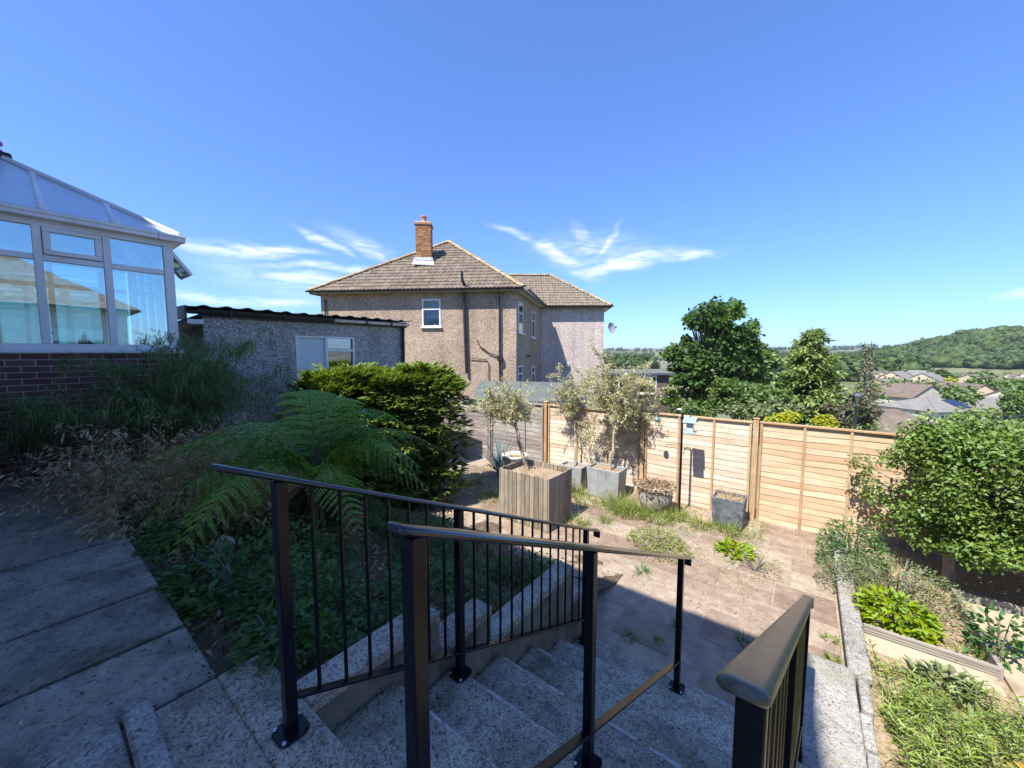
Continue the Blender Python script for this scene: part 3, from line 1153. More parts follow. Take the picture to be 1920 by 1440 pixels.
# panel joints of the cast walls
m = MB()
for s in (.62, 1.24, gl - .62):
    if not ws0 - .05 < s < ws2 + .05:
        gbox(m, s - .012, s + .012, .0005, .004, -1.6, 2.1)
m.build('joint_strip', M_peb_grey, gar)
m = MB()
gbox(m, ws0 + .02, ws1 - .02, -.06, -.03, wz0 + .03, wz1 - .03)
m.build('boarded_panel', M_board, gar)
m = MB()
for a, b_ in ((ws0, ws0 + .035), (ws1 - .02, ws1 + .03), (ws2 - .04, ws2)):
    gbox(m, a, b_, -.07, .012, wz0, wz1)
for z in (wz0, wz1 - .035):
    gbox(m, ws0 + .036, ws1 - .021, -.07, .010, z, z + .035)
    gbox(m, ws1 + .031, ws2 - .041, -.07, .010, z, z + .035)
gbox(m, ws1 + .031, ws2 - .041, -.065, .008, wz1 - .30, wz1 - .25)
win = m.build('window', M_white, gar, bevel=.004)
m = MB()
gbox(m, ws1, ws2 - .02, -.045, -.038, wz0 + .03, wz1 - .02)
m.build('pane', M_pane, win)
V, F = [], []
for i in range(41):
    s = ws1 + .03 + (ws2 - ws1 - .08) * i / 40
    o = -.13 + .012 * math.sin(i * 1.3)
    V += [gp(s, o, wz1 - .26 + .02 * math.sin(i * .4)), gp(s, o, wz1 - .05)]
for i in range(40):
    F.append((2 * i, 2 * i + 2, 2 * i + 3, 2 * i + 1))
MB().add(V, F).build('curtain', M_curtain, win)
# roof of corrugated sheets
V, F, nx = [], [], 150
for i in range(nx + 1):
    s = -.22 + (gl + .34) * i / nx
    w = .022 * max(-.25, math.cos(2 * PI * s / .295)) + .006 * math.sin(s * 3.1)
    for th in (0, .012):
        V += [gp(s, .17, 2.235 + w - th), gp(s, -2.8, 2.36 + w - th)]
for i in range(nx):
    a = 4 * i
    F += [(a, a + 4, a + 5, a + 1), (a + 2, a + 3, a + 7, a + 6), (a, a + 2, a + 6, a + 4), (a + 1, a + 5, a + 7, a + 3)]
MB().add([tuple(p) for p in V], F).build('corrugated_roof', M_corr, gar)
m = MB()
gbox(m, -.06, gl + .05, .004, .045, 2.08, 2.20)
m.build('fascia', M_black_pvc, gar)


def gutter_run(s0, s1, mt, nm='gutter'):
    V, F = [], []
    prof = [(.05 + .05 * math.cos(t) + .05, 2.165 + .052 * math.sin(t)) for t in [PI + PI * k / 6 for k in range(7)]]
    for s in (s0, s1):
        for o, z in prof:
            V.append(gp(s, o, z))
        for o, z in reversed(prof):
            V.append(gp(s, .10 + (o - .10) * .86, z + .004))
    n = 14
    for k in range(n):
        F.append((k, (k + 1) % n, n + (k + 1) % n, n + k))
    F += [tuple(range(n - 1, -1, -1)), tuple(range(n, 2 * n))]
    MB().add(V, F).build(nm, mt, gar)


gutter_run(-.2, 2.05, M_black_pvc)
gutter_run(2.06, 2.75, M_greywhite)
gutter_run(2.76, gl + .05, M_greywhite)
for s in (.35, 1.15, 1.95, 2.72, 3.3):
    m = MB()
    gbox(m, s - .015, s + .015, .04, .165, 2.108, 2.122)
    gbox(m, s - .012, s + .012, .155, .168, 2.108, 2.20)
    m.build('gutter_bracket', M_black_pvc, gar)
m = MB()
m.hexa([gp(-.24, .15, 2.02), gp(-.215, .15, 2.02), gp(-.215, -2.7, 2.15), gp(-.24, -2.7, 2.15), gp(-.24, .15, 2.235), gp(-.215, .15, 2.235), gp(-.215, -2.7, 2.36), gp(-.24, -2.7, 2.36)])
m.build('barge_board', M_black_pvc, gar)
m = MB()
gbox(m, -.21, -.01, -2.6, .12, 1.96, 2.03)
m.build('soffit_board', M_board, gar)
m = MB()
m.tube([gp(gl - .06, .07, 2.1), gp(gl - .06, .05, 1.95), gp(gl - .06, .04, -1.6)], .034, 10)
m.build('downpipe', M_black_pvc, gar, smooth=False)

# ------------------------------------------------------------------ the big pebbledash house
A2, B2, C2, D2 = Vector((.18, 16.0)), Vector((-8.30, 16.9)), Vector((1.62, 22.0)), Vector((5.22, 22.0))
EZ = 1.5 + 2.56         # soffit height


def H(p, z):
    return W(p[0], p[1], z)


nb = thing('pebbledash_house', H((-3, 19), -2), 'tan pebbledash house with hipped tile roof and one brick chimney', 'house')
gb = -2.6
sv = (C2 - A2).normalized()
back = 7.0
E2 = D2 + Vector((.6, 6.5))
F2 = B2 + sv * 9.5
m = MB()
m.prism([tuple(H(q, 0)[:2]) for q in (B2, A2, C2, C2 + sv * 4, F2)], gb, EZ - .002)
m.build('wall', M_peb_brown, nb)
m = MB()
m.prism([tuple(H(q, 0)[:2]) for q in (C2 + Vector((.012, .01)), D2, E2, C2 + Vector((1.2, 6.5)))], gb, EZ - .004)
m.build('wing_wall', M_peb_pink, nb)
# roof planes
ov = .32
fd = (B2 - A2).normalized()
fn = Vector((fd.y, -fd.x))          # outward (towards us)
if fn.y > 0:
    fn = -fn
sn = Vector((sv.y, -sv.x))          # outward to the right
EL = B2 + fd * ov + fn * ov
ER = A2 - fd * ov + fn * ov
AP = Vector((-3.27, 20.4))
APZ = 1.5 + (662 - 460) / 720 * 20.4
RB = AP + sv * 3.2
ERb = ER + sv * 9.0
ELb = EL + sv * 9.5
RE = EZ + .06
m = MB()
core = .05
m.slab([H(EL, RE - core), H(ER, RE - core), H(AP, APZ - core)], .10)
m.slab([H(ER, RE - core), H(ER + sv * 6.4, RE - core), H(RB, APZ - core), H(AP, APZ - core)], .10)
m.slab([H(ELb, RE - core), H(EL, RE - core), H(AP, APZ - core), H(RB, APZ - core)], .10)
m.slab([H(ERb, RE - core), H(ELb, RE - core), H(RB, APZ - core)], .10)
roof = m.build('roof', M_tile, nb)
WLe = Vector((-1.6, 21.68))
WRc = D2 + Vector((ov, -ov))
WA = Vector((2.43, 25.0))
WAZ = 1.5 + (662 - 520) / 720 * 25.0
WB = Vector((-1.6, 25.0))
m = MB()
m.slab([H(WLe, RE - core), H(WRc, RE - core), H(WA, WAZ - core), H(WB, WAZ - core)], .10)
m.slab([H(WRc, RE - core), H(WRc + Vector((.5, 6.6)), RE - core), H(WA, WAZ - core)], .10)
m.slab([H(WRc + Vector((.5, 6.6)), RE - core), H((-1.6, 28.4), RE - core), H(WB, WAZ - core), H(WA, WAZ - core)], .10)
wroof = m.build('wing_roof', M_tile, nb)


def tile_slope(p0, p1, pa, pb, gauge, tw, emit):
    """Interlocking tiles on a slope: eave p0->p1, top edge pa->pb."""
    p0, p1, pa, pb = map(Vector, (p0, p1, pa, pb))
    e = (p1 - p0).normalized()
    nrm_ = (p1 - p0).cross(pa - p0).normalized()
    s = nrm_.cross(e)
    top = (pa - p0).dot(s)
    rows = int(top / gauge) + 1
    xa, xb, x1 = (pa - p0).dot(e), (pb - p0).dot(e), (p1 - p0).dot(e)
    for r in range(rows):
        t0, t1 = r * gauge, min((r + 1) * gauge + .045, top)
        if t1 - t0 < .05:
            continue
        lo = lambda t: xa * t / top
        hi = lambda t: x1 + (xb - x1) * t / top
        x = lo(t0) - (tw / 2 if r % 2 else 0) * 0 - .02
        x = math.floor(lo(t0) / tw) * tw
        while x < hi(t0):
            prof = [(0, .0), (.10, .028), (.22, .034), (.34, .010), (.50, .004), (.60, .028), (.72, .034), (.84, .010), (.97, .0)]
            q, low = [], random.uniform(0, .006)
            ok = False
            for (f, hgt) in prof:
                for t, lift in ((t0, .042 + low), (t1, .012)):
                    xx = x + f * tw
                    cl = min(max(xx, lo(t)), hi(t))
                    if abs(cl - xx) < 1e-6:
                        ok = True
                    q.append(p0 + e * cl + s * t + nrm_ * (lift + hgt - .012))
            if ok:
                n = len(prof)
                fs = [(2 * i, 2 * i + 2, 2 * i + 3, 2 * i + 1) for i in range(n - 1)]
                q2 = [q[2 * i] - nrm_ * .034 for i in range(n)]
                fs += [(2 * n + i, 2 * n + i + 1, 2 * i + 2, 2 * i) for i in range(n - 1)]
                emit([tuple(v) for v in q + q2], fs)
            x += tw


ntile = [0]


def emit_tile(v, f):
    ntile[0] += 1
    MB().add(v, f).build('roof_tile', M_tile, roof)


tile_slope(H(EL, RE), H(ER, RE), H(AP, APZ), H(AP, APZ), .315, .345, emit_tile)
rest = MB()
tile_slope(H(WLe, RE), H(WRc, RE), H(WB, WAZ), H(WA, WAZ), .315, .345, lambda v, f: rest.add(v, f))
tag(rest.build('wing_roof_tile', M_tile, wroof), kind='stuff')


def hip_tiles(p, q, parent, ln=.42, rad=.13):
    p, q = Vector(p), Vector(q)
    n = max(1, int((q - p).length / ln))
    d = (q - p) / n
    for i in range(n):
        a, b_ = p + d * i, p + d * (i + 1.06)
        dd = d.normalized()
        sd = dd.cross(Vector((0, 0, 1))).normalized()
        un = sd.cross(dd)
        V, F = [], []
        for k in range(7):
            t = PI * k / 6
            for pt, rr in ((a, rad * 1.08), (b_, rad * .94)):
                V.append(pt + sd * rr * math.cos(t) + un * (rr * .62 * math.sin(t) + .03))
        for k in range(6):
            F.append((2 * k, 2 * k + 1, 2 * k + 3, 2 * k + 2))
        F += [tuple(range(0, 14, 2)), tuple(range(13, 0, -2))]
        MB().add(V, F).build('ridge_tile', M_ridge, parent)


hip_tiles(H(ER, RE), H(AP, APZ), roof)
hip_tiles(H(EL, RE), H(AP, APZ), roof)
hip_tiles(H(AP, APZ), H(RB, APZ), roof)
hip_tiles(H(WRc, RE), H(WA, WAZ), wroof)
hip_tiles(H(WA, WAZ), H(WB, WAZ), wroof)


def rail2(m, p, q, z0, z1, o0, o1, nn):
    """A long box along an eave, offset outwards from the wall line by o0..o1."""
    P = [p + nn * o0, q + nn * o0, q + nn * o1, p + nn * o1]
    m.hexa([H(v, z0) for v in P] + [H(v, z1) for v in P])


m = MB()
rail2(m, A2 - fd * ov, B2 + fd * ov, EZ - .03, EZ + .10, .0, ov - .02, fn)
rail2(m, A2 - fd * .02, A2 + sv * 5.6, EZ - .032, EZ + .09, .01, ov - .02, sn)
rail2(m, C2 + Vector((-.3, 0)), D2 + Vector((ov, 0)), EZ - .034, EZ + .09, .0, ov - .03, Vector((0, -1)))
rail2(m, D2, E2, EZ - .036, EZ + .088, .0, ov - .02, Vector((1, 0)))
m.build('soffit', M_greywhite, nb)


def half_gutter(p, q, o, nn, z=None):
    z = EZ + .07 if z is None else z
    a, b_ = H(p + nn * o, z), H(q + nn * o, z)
    d = (b_ - a).normalized()
    sd = d.cross(Vector((0, 0, 1)))
    V, F = [], []
    prof = [(math.cos(t) * .062, math.sin(t) * .062) for t in [PI + PI * k / 6 for k in range(7)]]
    for pt in (a, b_):
        for x, y in prof:
            V.append(pt + sd * x + Vector((0, 0, y)))
        for x, y in reversed(prof):
            V.append(pt + sd * x * .85 + Vector((0, 0, y + .006)))
    n = 14
    for k in range(n):
        F.append((k, (k + 1) % n, n + (k + 1) % n, n + k))
    F += [tuple(range(n - 1, -1, -1)), tuple(range(n, 2 * n))]
    MB().add(V, F).build('gutter', M_black_pvc, nb)


half_gutter(A2 - fd * ov, B2 + fd * (ov + .1), ov + .05, fn)
half_gutter(A2 - fd * .1, A2 + sv * 5.7, ov + .05, sn)
half_gutter(C2 + Vector((.2, 0)), D2 + Vector((ov + .1, 0)), ov + .04, Vector((0, -1)))
half_gutter(D2 + Vector((0, -ov)), E2, ov + .05, Vector((1, 0)))
# brackets under the front gutter
for k in range(9):
    p = A2 + fd * (k * 1.05) + fn * (ov + .03)
    m = MB()
    m.box(H(p, EZ + .03), (.05, .05, .09), rz=YAW)
    m.build('gutter_bracket', M_black_pvc, nb)
# chimney
cp = on_plane(796, 489, H(EL, RE), (H(ER, RE) - H(EL, RE)).cross(H(AP, APZ) - H(EL, RE)).normalized())
cxy = Vector((cp.x, cp.y))
ch = MB().box((cp.x, cp.y, cp.z + .55), (.66, .60, 2.0), rz=YAW + .1).build('chimney', M_mortar, nb)
crz = YAW + .1
Rm = Matrix.Rotation(crz, 3, 'Z')
for k in range(19):
    z = cp.z + .06 + k * .079
    off = .0 if k % 2 else .115
    for sd_, ln, dp, rot in ((0, .70, .64, 0), (1, .64, .70, PI / 2), (2, .70, .64, PI), (3, .64, .70, -PI / 2)):
        x = -ln / 2 - off
        while x < ln / 2 - .02:
            a, b_ = max(x, -ln / 2), min(x + .225, ln / 2)
            if b_ - a > .03 and sd_ in (0, 1, 3):
                c = Rm @ (Matrix.Rotation(rot, 3, 'Z') @ Vector(((a + b_) / 2, -dp / 2 + .02, 0)))
                MB().box((cp.x + c.x, cp.y + c.y, z), (b_ - a - .01, .06, .067), rz=crz + rot).build('brick', M_ochrebrick, ch)
            x += .225
MB().box((cp.x, cp.y, cp.z + 1.60), (.80, .74, .09), rz=crz).build('oversail', M_ochrebrick, ch, bevel=.01)
MB().box((cp.x, cp.y, cp.z + 1.68), (.72, .66, .06), rz=crz).build('flaunching', M_mortar, ch, bevel=.02)
MB().lathe((cp.x, cp.y, cp.z + 1.70), [(.14, 0), (.15, .05), (.125, .08), (.12, .26), (.14, .28), (.14, .33), (.10, .33)], 14).build('chimney_pot', M_clay, ch, smooth=True)
m = MB()
m.box((cp.x, cp.y, cp.z + .01), (.84, .78, .12), rz=crz)
c = Rm @ Vector((0, -.45, 0))
m.slab([Vector((cp.x + c.x, cp.y + c.y, cp.z)) + Rm @ Vector(q) for q in ((-.5, -.16, -.30), (.5, -.16, -.30), (.44, .22, .05), (-.44, .22, .05))], .03)
m.build('flashing', M_lead, ch)

fN3 = (H(fn, 0) - H(Vector((0, 0)), 0)).normalized()
sN3 = (H(sn, 0) - H(Vector((0, 0)), 0)).normalized()
wN3 = (H((0, -1), 0) - H((0, 0), 0)).normalized()


def wpt(px, py, p, n3):
    return on_plane(px, py, H(p, 0), n3)


c = wpt(809, 587, A2, fN3)
w_ = window_unit(nb, c, .80, 1.16, fN3, 1, top=.42, backing=M_blind)
for k in range(8):
    s = Vector((-fN3.y, fN3.x, 0))
    q = c + s * (-.27 + .077 * k) - fN3 * .002 + Vector((0, 0, -.2))
    MB().box(q, (.05, .006, .62), rz=math.atan2(s.y, s.x) + .25).build('blind_slat', M_curtain, w_)
for px, py, ww, hh in ((976, 596, .95, 1.3), (999.5, 609, .95, 1.3)):
    window_unit(nb, wpt(px, py, A2, sN3), ww, hh, sN3, 1, top=.45, backing=M_dark)
for px, py, ww, hh in ((975, 707, .9, 1.0), (999.5, 707, .95, 1.1)):
    window_unit(nb, wpt(px, py, A2, sN3), ww, hh, sN3, 1, top=.35, backing=M_dark)


def pipe(pxs, p, n3, rad, off, nm, extra=None, m_=None):
    pts = [wpt(x, y, p, n3) + n3 * off for x, y in pxs]
    if extra:
        pts = extra(pts)
    MB().tube(pts, rad, 10).build(nm, m_ or M_black_pvc, nb)
    return pts


pipe([(871, 532), (872, 590), (876, 700)], A2, fN3, .060, .12, 'soil_pipe')
p0 = wpt(871, 532, A2, fN3)
MB().tube([p0 + fN3 * .12, p0 + fN3 * .34 + Vector((0, 0, .05)), p0 + fN3 * .44 + Vector((0, 0, .16)), p0 + fN3 * .44 + Vector((0, 0, .42))], .055, 10).build('vent_pipe', M_black_pvc, nb)
pipe([(937, 556), (937.5, 640), (938, 720)], A2, fN3, .040, .10, 'downpipe')
p0 = wpt(937, 552, A2, fN3)
MB().tube([p0 + fN3 * .10, p0 + fN3 * .22 + Vector((0, 0, .12)), p0 + fN3 * .36 + Vector((0, 0, .22))], .04, 10).build('downpipe_offset', M_black_pvc, nb)
MB().box(wpt(938, 672, A2, fN3) + fN3 * .11, (.22, .16, .24), rz=YAW + .1).build('hopper', M_black_pvc, nb, bevel=.02)
pipe([(895, 638), (901, 650), (918, 662), (935, 668)], A2, fN3, .022, .06, 'waste_pipe')
pipe([(882, 672), (912, 674), (917, 682), (917, 716)], A2, fN3, .016, .05, 'waste_pipe')
MB().lathe((0, 0, 0), [(.07, 0), (.07, .1)], 12).build('wall_vent', M_greywhite, nb).location = wpt(862, 664, A2, fN3) + fN3 * .02 - ORG[nb.name]
pipe([(612, 562), (612, 640)], A2, fN3, .035, .07, 'downpipe')
MB().box(wpt(989, 667, A2, sN3) + sN3 * .03, (.2, .2, .1), rz=YAW).build('air_brick', M_dark, nb)
MB().box(wpt(1063, 684, C2, wN3) + wN3 * .08, (.2, .16, .26), rz=YAW).build('meter_box', M_greywhite, nb, bevel=.02)
pipe([(1011, 600), (1011, 660)], C2, wN3, .03, .06, 'downpipe')

dish = thing('satellite_dish', wpt(1130, 612, C2, wN3), 'grey satellite dish on an arm at the right corner of the house', 'satellite dish')
dc = at(1145, 616, 21.7)
p0 = at(1131, 611, 21.9)
MB().tube([p0, at(1136, 611, 21.8), dc], .03, 8).build('arm', M_greywhite, dish)
V, F = [], []
nD = (W(.55, -.80, .25)).normalized()
sD = nD.cross(Vector((0, 0, 1))).normalized()
uD = sD.cross(nD)
for i in range(6):
    r = .30 * i / 5
    for k in range(20):
        t = 2 * PI * k / 20
        V.append(dc + sD * r * math.cos(t) + uD * r * 1.08 * math.sin(t) + nD * (.09 * (i / 5) ** 2))
for i in range(5):
    for k in range(20):
        a, b_ = i * 20 + k, i * 20 + (k + 1) % 20
        F.append((a, b_, b_ + 20, a + 20))
MB().add(V, F).build('reflector', mat('dish grey', (.30, .31, .33), None, rough=.5), dish, smooth=True)
MB().tube([dc - uD * .28 + nD * .06, dc + nD * .36 - uD * .05], .012, 6).build('feed_arm', M_greywhite, dish)
MB().box(dc + nD * .37 - uD * .04, (.07, .07, .1), rz=YAW).build('receiver', M_dark, dish)

# ------------------------------------------------------------------ outbuildings behind the fence
fg = thing('felt_roof_garage', W(.5, 13, -1.9), 'low garage with flat grey green felt roof just behind the fence', 'garage')
q = [W(-1.15, 10.9, .16), W(1.35, 10.9, .13), W(2.55, 12.2, .12), W(2.5, 14.8, .36), W(-1.3, 15.3, .40)]
MB().slab(q, .10).build('roof', M_felt, fg, bevel=.01)
m = MB()
m.prism([tuple(v[:2]) for v in (W(-1.0, 11.1), W(1.25, 11.1), W(2.35, 12.3), W(2.3, 14.6), W(-1.1, 15.1))], -2.2, .03)
m.build('wall', M_peb_grey, fg)
m = MB()
m.bar(W(1.37, 10.87, .085), W(2.58, 12.17, .075), .03, .14)
m.build('fascia', M_board, fg)
m = MB()
for k in range(5):
    t = .1 + .18 * k
    a = W(1.34 + 1.2 * t, 11.02 + 1.3 * t, -.06)
    m.bar(a, a + Vector((0, 0, -.5)), .025, .05)
m.build('side_slat', M_board, fg)
for k in range(3):
    a, b_ = W(-1.12 + .82 * (k + 1) - .3, 10.905, .168), W(-1.2 + .9 * (k + 1) - .3, 15.0, .40)
    MB().bar(a, b_, .05, .012).build('felt_lap', M_felt, fg)

ob_ = thing('brick_outbuilding', W(6.8, 20.5, -2.5), 'dark brick outbuilding with pale fascia and flat roof behind olive trees', 'outbuilding')
oa, oc = at(1152, 735, 20.0), at(1256, 735, 20.0)
oN = (W(0, -1, 0)).normalized()
zt = at(1200, 703, 20).z
m = MB()
m.prism([tuple(v[:2]) for v in (W(5.3, 20), W(8.2, 20), W(8.2, 24), W(5.3, 24))], -3.0, zt)
M_brownbrick = mat('brown brick wall', (.10, .065, .05), (.17, .11, .085), 8, .9, .4, 60, .004)
m.build('wall', M_brownbrick, ob_)
m = MB()
m.prism([tuple(v[:2]) for v in (W(5.1, 19.8), W(8.4, 19.8), W(8.4, 24.2), W(5.1, 24.2))], zt + .002, zt + .10)
m.build('fascia', M_greywhite, ob_)
m = MB()
m.slab([W(5.05, 19.75, zt + .102), W(8.45, 19.75, zt + .102), W(8.1, 21.2, zt + .26), W(5.3, 21.2, zt + .26)], .02)
m.build('roof', M_felt, ob_)
window_unit(ob_, at(1213, 721, 19.99), 1.0, .95, oN, 2, backing=M_dark)
window_unit(ob_, at(1172, 727, 19.99), .7, 1.3, oN, 1, backing=M_dark)

# ------------------------------------------------------------------ fence along the far side of the patio
FY = 7.90


def fence_panel(t, x0, x1, ztop, zbot, m_s, m_b, label, battens, n=17):
    exp = (ztop - zbot - .03) / n
    pn = MB().span(x0 + .002, x1 - .002, FY - .058, FY + .035, ztop, ztop + .030).build('panel', m_b, t, bevel=.004)
    tag(pn, label)
    for i in range(n):
        z0 = zbot + exp * i
        V, F, K = [], [], 14
        ph = random.uniform(0, 9)
        wa = random.uniform(.003, .008)
        for k in range(K + 1):
            x = x0 + .012 + (x1 - x0 - .024) * k / K
            wob = wa * math.sin(k * .7 + ph) + random.uniform(-.003, .003)
            sag = .002 * math.sin(k * .5 + ph)
            zb, zt_ = z0 + wob, z0 + exp + .03
            V += [(x, FY - .020 + sag, zb), (x, FY - .011 + sag, zt_), (x, FY - .012 + sag, zb), (x, FY + .001 + sag, zt_)]
        for k in range(K):
            a = 4 * k
            F += [(a, a + 4, a + 5, a + 1), (a + 2, a + 3, a + 7, a + 6), (a, a + 2, a + 6, a + 4), (a + 1, a + 5, a + 7, a + 3)]
        F += [(0, 1, 3, 2), (4 * K, 4 * K + 2, 4 * K + 3, 4 * K + 1)]
        MB().add(V, F).build('slat', m_s, pn)
    for x in battens:
        MB().span(x - .019, x + .019, FY - .050, FY - .026, zbot - .01, ztop - .002).build('batten', m_b, pn, bevel=.003)
        MB().span(x - .019, x + .019, FY + .012, FY + .032, zbot - .01, ztop - .002).build('batten', m_b, pn)


tf = thing('timber_fence', (-1.8, FY, -1.5), 'orange and bleached overlap timber fence along the far side of the patio', 'fence')
gf = thing('weathered_fence', (-6.9, FY, -1.5), 'weathered grey overlap fence between the timber fence and the hedge', 'fence')
fence_panel(tf, -.60, 1.27, .285, -1.46, M_fence_new, M_post, 'orange panel left of the big shrub', (-.57, .03, .61, 1.24))
fence_panel(tf, 1.36, 3.25, .27, -1.46, M_fence_new, M_post, 'orange panel behind the big shrub', (1.39, 2.0, 2.6, 3.22))
fence_panel(tf, -2.58, -.70, .27, -1.46, M_fence_mid, M_post, 'bleached panel behind the slate planter', (-2.55, -1.92, -1.31, -.73))
fence_panel(tf, -4.93, -2.68, .235, -1.46, M_fence_mid, M_post, 'bleached panel behind the large olive tree', (-4.90, -4.15, -3.4, -2.71))
fence_panel(gf, -6.75, -5.06, .22, -1.46, M_fence_grey, M_fence_grey, None, (-6.72, -5.63, -5.09), 15)
fence_panel(gf, -8.7, -6.86, .20, -1.46, M_fence_grey, M_fence_grey, None, (-8.67, -7.8, -6.89), 15)
for x, z, rt, mt in ((-.65, .345, tf, M_post), (1.315, .33, tf, M_post), (-2.63, .30, tf, M_post), (-4.995, .31, tf, M_post), (-6.805, .28, gf, M_fence_grey)):
    pt = MB().span(x - .042, x + .042, FY - .062, FY + .03, -1.7, z).build('post', mt, rt, bevel=.005)
    MB().box((x, FY - .016, z + .012), (.10, .108, .022)).build('cap', mt, pt, bevel=.006)

# ------------------------------------------------------------------ railings
PS = .044


def railing(label, x_of, b_posts, zbase, rail0, rail1, zr, low=None, balusters=None, top=None):
    t = thing('railing', (x_of(b_posts[0]), b_posts[0], zbase[0]), label, 'railing', 'black metal railings on the steps')
    # flat handrail with rounded top and a dropped curl at the foot
    K, V, F = 30, [], []
    prof = [(-.034, -.004), (-.034, .003), (-.029, .009), (-.018, .012), (.018, .012), (.029, .009), (.034, .003), (.034, -.004), (.028, -.010), (-.028, -.010)]
    pts, scl = [], []
    for k, (back_, f_) in enumerate(((.016, .35), (.013, .70), (.007, .92))):
        b_ = rail0 - back_
        pts.append(Vector((x_of(b_), b_, zr(b_))))
        scl.append(f_)
    for k in range(K + 1):
        b_ = rail0 + (rail1 - rail0) * k / K
        pts.append(Vector((x_of(b_), b_, zr(b_))))
    # curl
    e = pts[-1]
    for a in (25, 55, 90):
        r = math.radians(a)
        pts.append(e + Vector((0, .028 * math.sin(r) + .006, -.028 * (1 - math.cos(r)))))
    pts.append(pts[-1] + Vector((0, 0, -.05)))
    n = len(prof)
    for i, p in enumerate(pts):
        d = (pts[min(i + 1, len(pts) - 1)] - pts[max(i - 1, 0)]).normalized()
        sd = Vector((1, 0, 0))
        un = sd.cross(d).normalized()
        for x, y in prof:
            f_ = scl[i] if i < len(scl) else 1.0
            V.append(p + sd * x * f_ + un * y * (f_ * .6 + .4))
    for i in range(len(pts) - 1):
        for k in range(n):
            a, b_ = i * n + k, i * n + (k + 1) % n
            F.append((a, b_, b_ + n, a + n))
    F += [tuple(range(n)), tuple(range(len(V) - 1, len(V) - n - 1, -1))]
    hr = MB().add(V, F).build('handrail', top or M_rail_gloss, t, smooth=True)
    es = hr.modifiers.new('edges', 'EDGE_SPLIT')
    es.split_angle = math.radians(50)
    for b_, z in zip(b_posts, zbase):
        x = x_of(b_)
        p = MB().span(x - PS / 2, x + PS / 2, b_ - PS / 2, b_ + PS / 2, z + .010, zr(b_) - .012).build('post', M_black, t, bevel=.004, seg=2)
        pl = MB()
        w = .058
        pl.prism([(x + sx * w * (1 if q else .62), b_ + sy * w * (.62 if q else 1)) for sx, sy, q in
                  ((1, 1, 1), (1, 1, 0), (-1, 1, 0), (-1, 1, 1), (-1, -1, 1), (-1, -1, 0), (1, -1, 0), (1, -1, 1))], z + .001, z + .011)
        pl.build('base_plate', M_black, p, bevel=.002)
        for sx in (-1, 1):
            for sy in (-1, 1):
                MB().lathe((x + sx * .043, b_ + sy * .043, z + .011), [(.009, 0), (.009, .006), (.005, .010)], 8).build('bolt', M_bolt if (sx, sy) != (1, 1) else M_black, p)
    if low:
        for (b0, b1) in low:
            MB().bar((x_of(b0), b0, zr(b0) - .885), (x_of(b1), b1, zr(b1) - .885), .040, .012).build('bottom_rail', M_black, t, bevel=.002)
    if balusters:
        for b_ in balusters:
            MB().tube([(x_of(b_), b_, zr(b_) - .885), (x_of(b_), b_, zr(b_) - .010)], .0085, 8).build('baluster', M_black, t, smooth=False)
    return t


zl = lambda b_: 1.035 - .452 * (b_ - .58)
bal = [.585 + .117 * k for k in range(1, 8)] + [1.52 + .1262 * k for k in range(1, 13)]
railing('black railing with balusters on the left beside the fern bed', lambda b_: -1.555, (.585, 1.52, 3.16),
        (0.0, -RISE * 2, -RISE * 6), .40, 3.36, zl, [(.61, 1.50), (1.54, 3.14)], bal)
zm = lambda b_: 1.085 - .463 * (b_ - .55)
railing('black central railing with open gaps and no balusters', lambda b_: -.72, (.555, 1.52, 3.16), (0.0, -RISE * 2, -RISE * 6), .51, 3.33,
        zm, [(.58, 1.50), (1.54, 3.14)])
zr_ = lambda b_: 1.008 - .462 * (b_ - .64)
bal = [.70 + .125 * k for k in range(1, 19)]
railing('black railing with dusty handrail painted sunlit khaki at the right edge of the steps', lambda b_: -.048 + .14 * (b_ - .62) / 2.8, (.70, 1.62, 3.10),
        (0.0, -RISE * 3, -RISE * 6), .60, 3.37, zr_, [(.73, 1.60), (1.64, 3.08)], [b_ for b_ in bal if abs(b_ - 1.62) > .05], M_rail_sunlit)

# ------------------------------------------------------------------ planters and pots
M_tub = mat('pale grey zinc tub', (.27, .285, .29), (.36, .375, .375), 4, .6, .3, 60, .003, c3=(.24, .23, .20), s3=3)
M_slate = mat('slate grey fibre pot', (.10, .115, .13), (.17, .185, .20), 7, .75, .7, 30, .006, c3=(.06, .07, .08), s3=9)
M_stone = mat('weathered stone pot', (.28, .25, .21), (.44, .40, .34), 7, .9, .7, 40, .006, c3=(.17, .16, .11), s3=4)
M_whitepot = mat('chalky pot', (.50, .48, .45), (.62, .60, .56), 5, .8, .3, 60, .003)

wpn = thing('wooden_planter', (-3.75, 5.58, -1.45), 'large square planter of weathered vertical wooden slats holding a leaning olive', 'planter')
x0, x1, y0, y1, zb, zt2 = -4.25, -3.25, 5.20, 5.97, -1.44, -.545
MB().span(x0 + .03, x1 - .03, y0 + .03, y1 - .03, zb, zt2 - .10).build('soil', M_litter, wpn)


def slat_run(p, q, n, outn):
    p, q = Vector(p), Vector(q)
    d = (q - p) / n
    for k in range(n):
        c = p + d * (k + .5) + Vector(outn) * random.uniform(-.003, .003)
        a = math.atan2(d.y, d.x)
        MB().box((c.x, c.y, (zb + zt2) / 2 + random.uniform(-.006, .006)), (d.length - .008, .022, zt2 - zb), rz=a).build('slat', M_planter, wpn, bevel=.003)


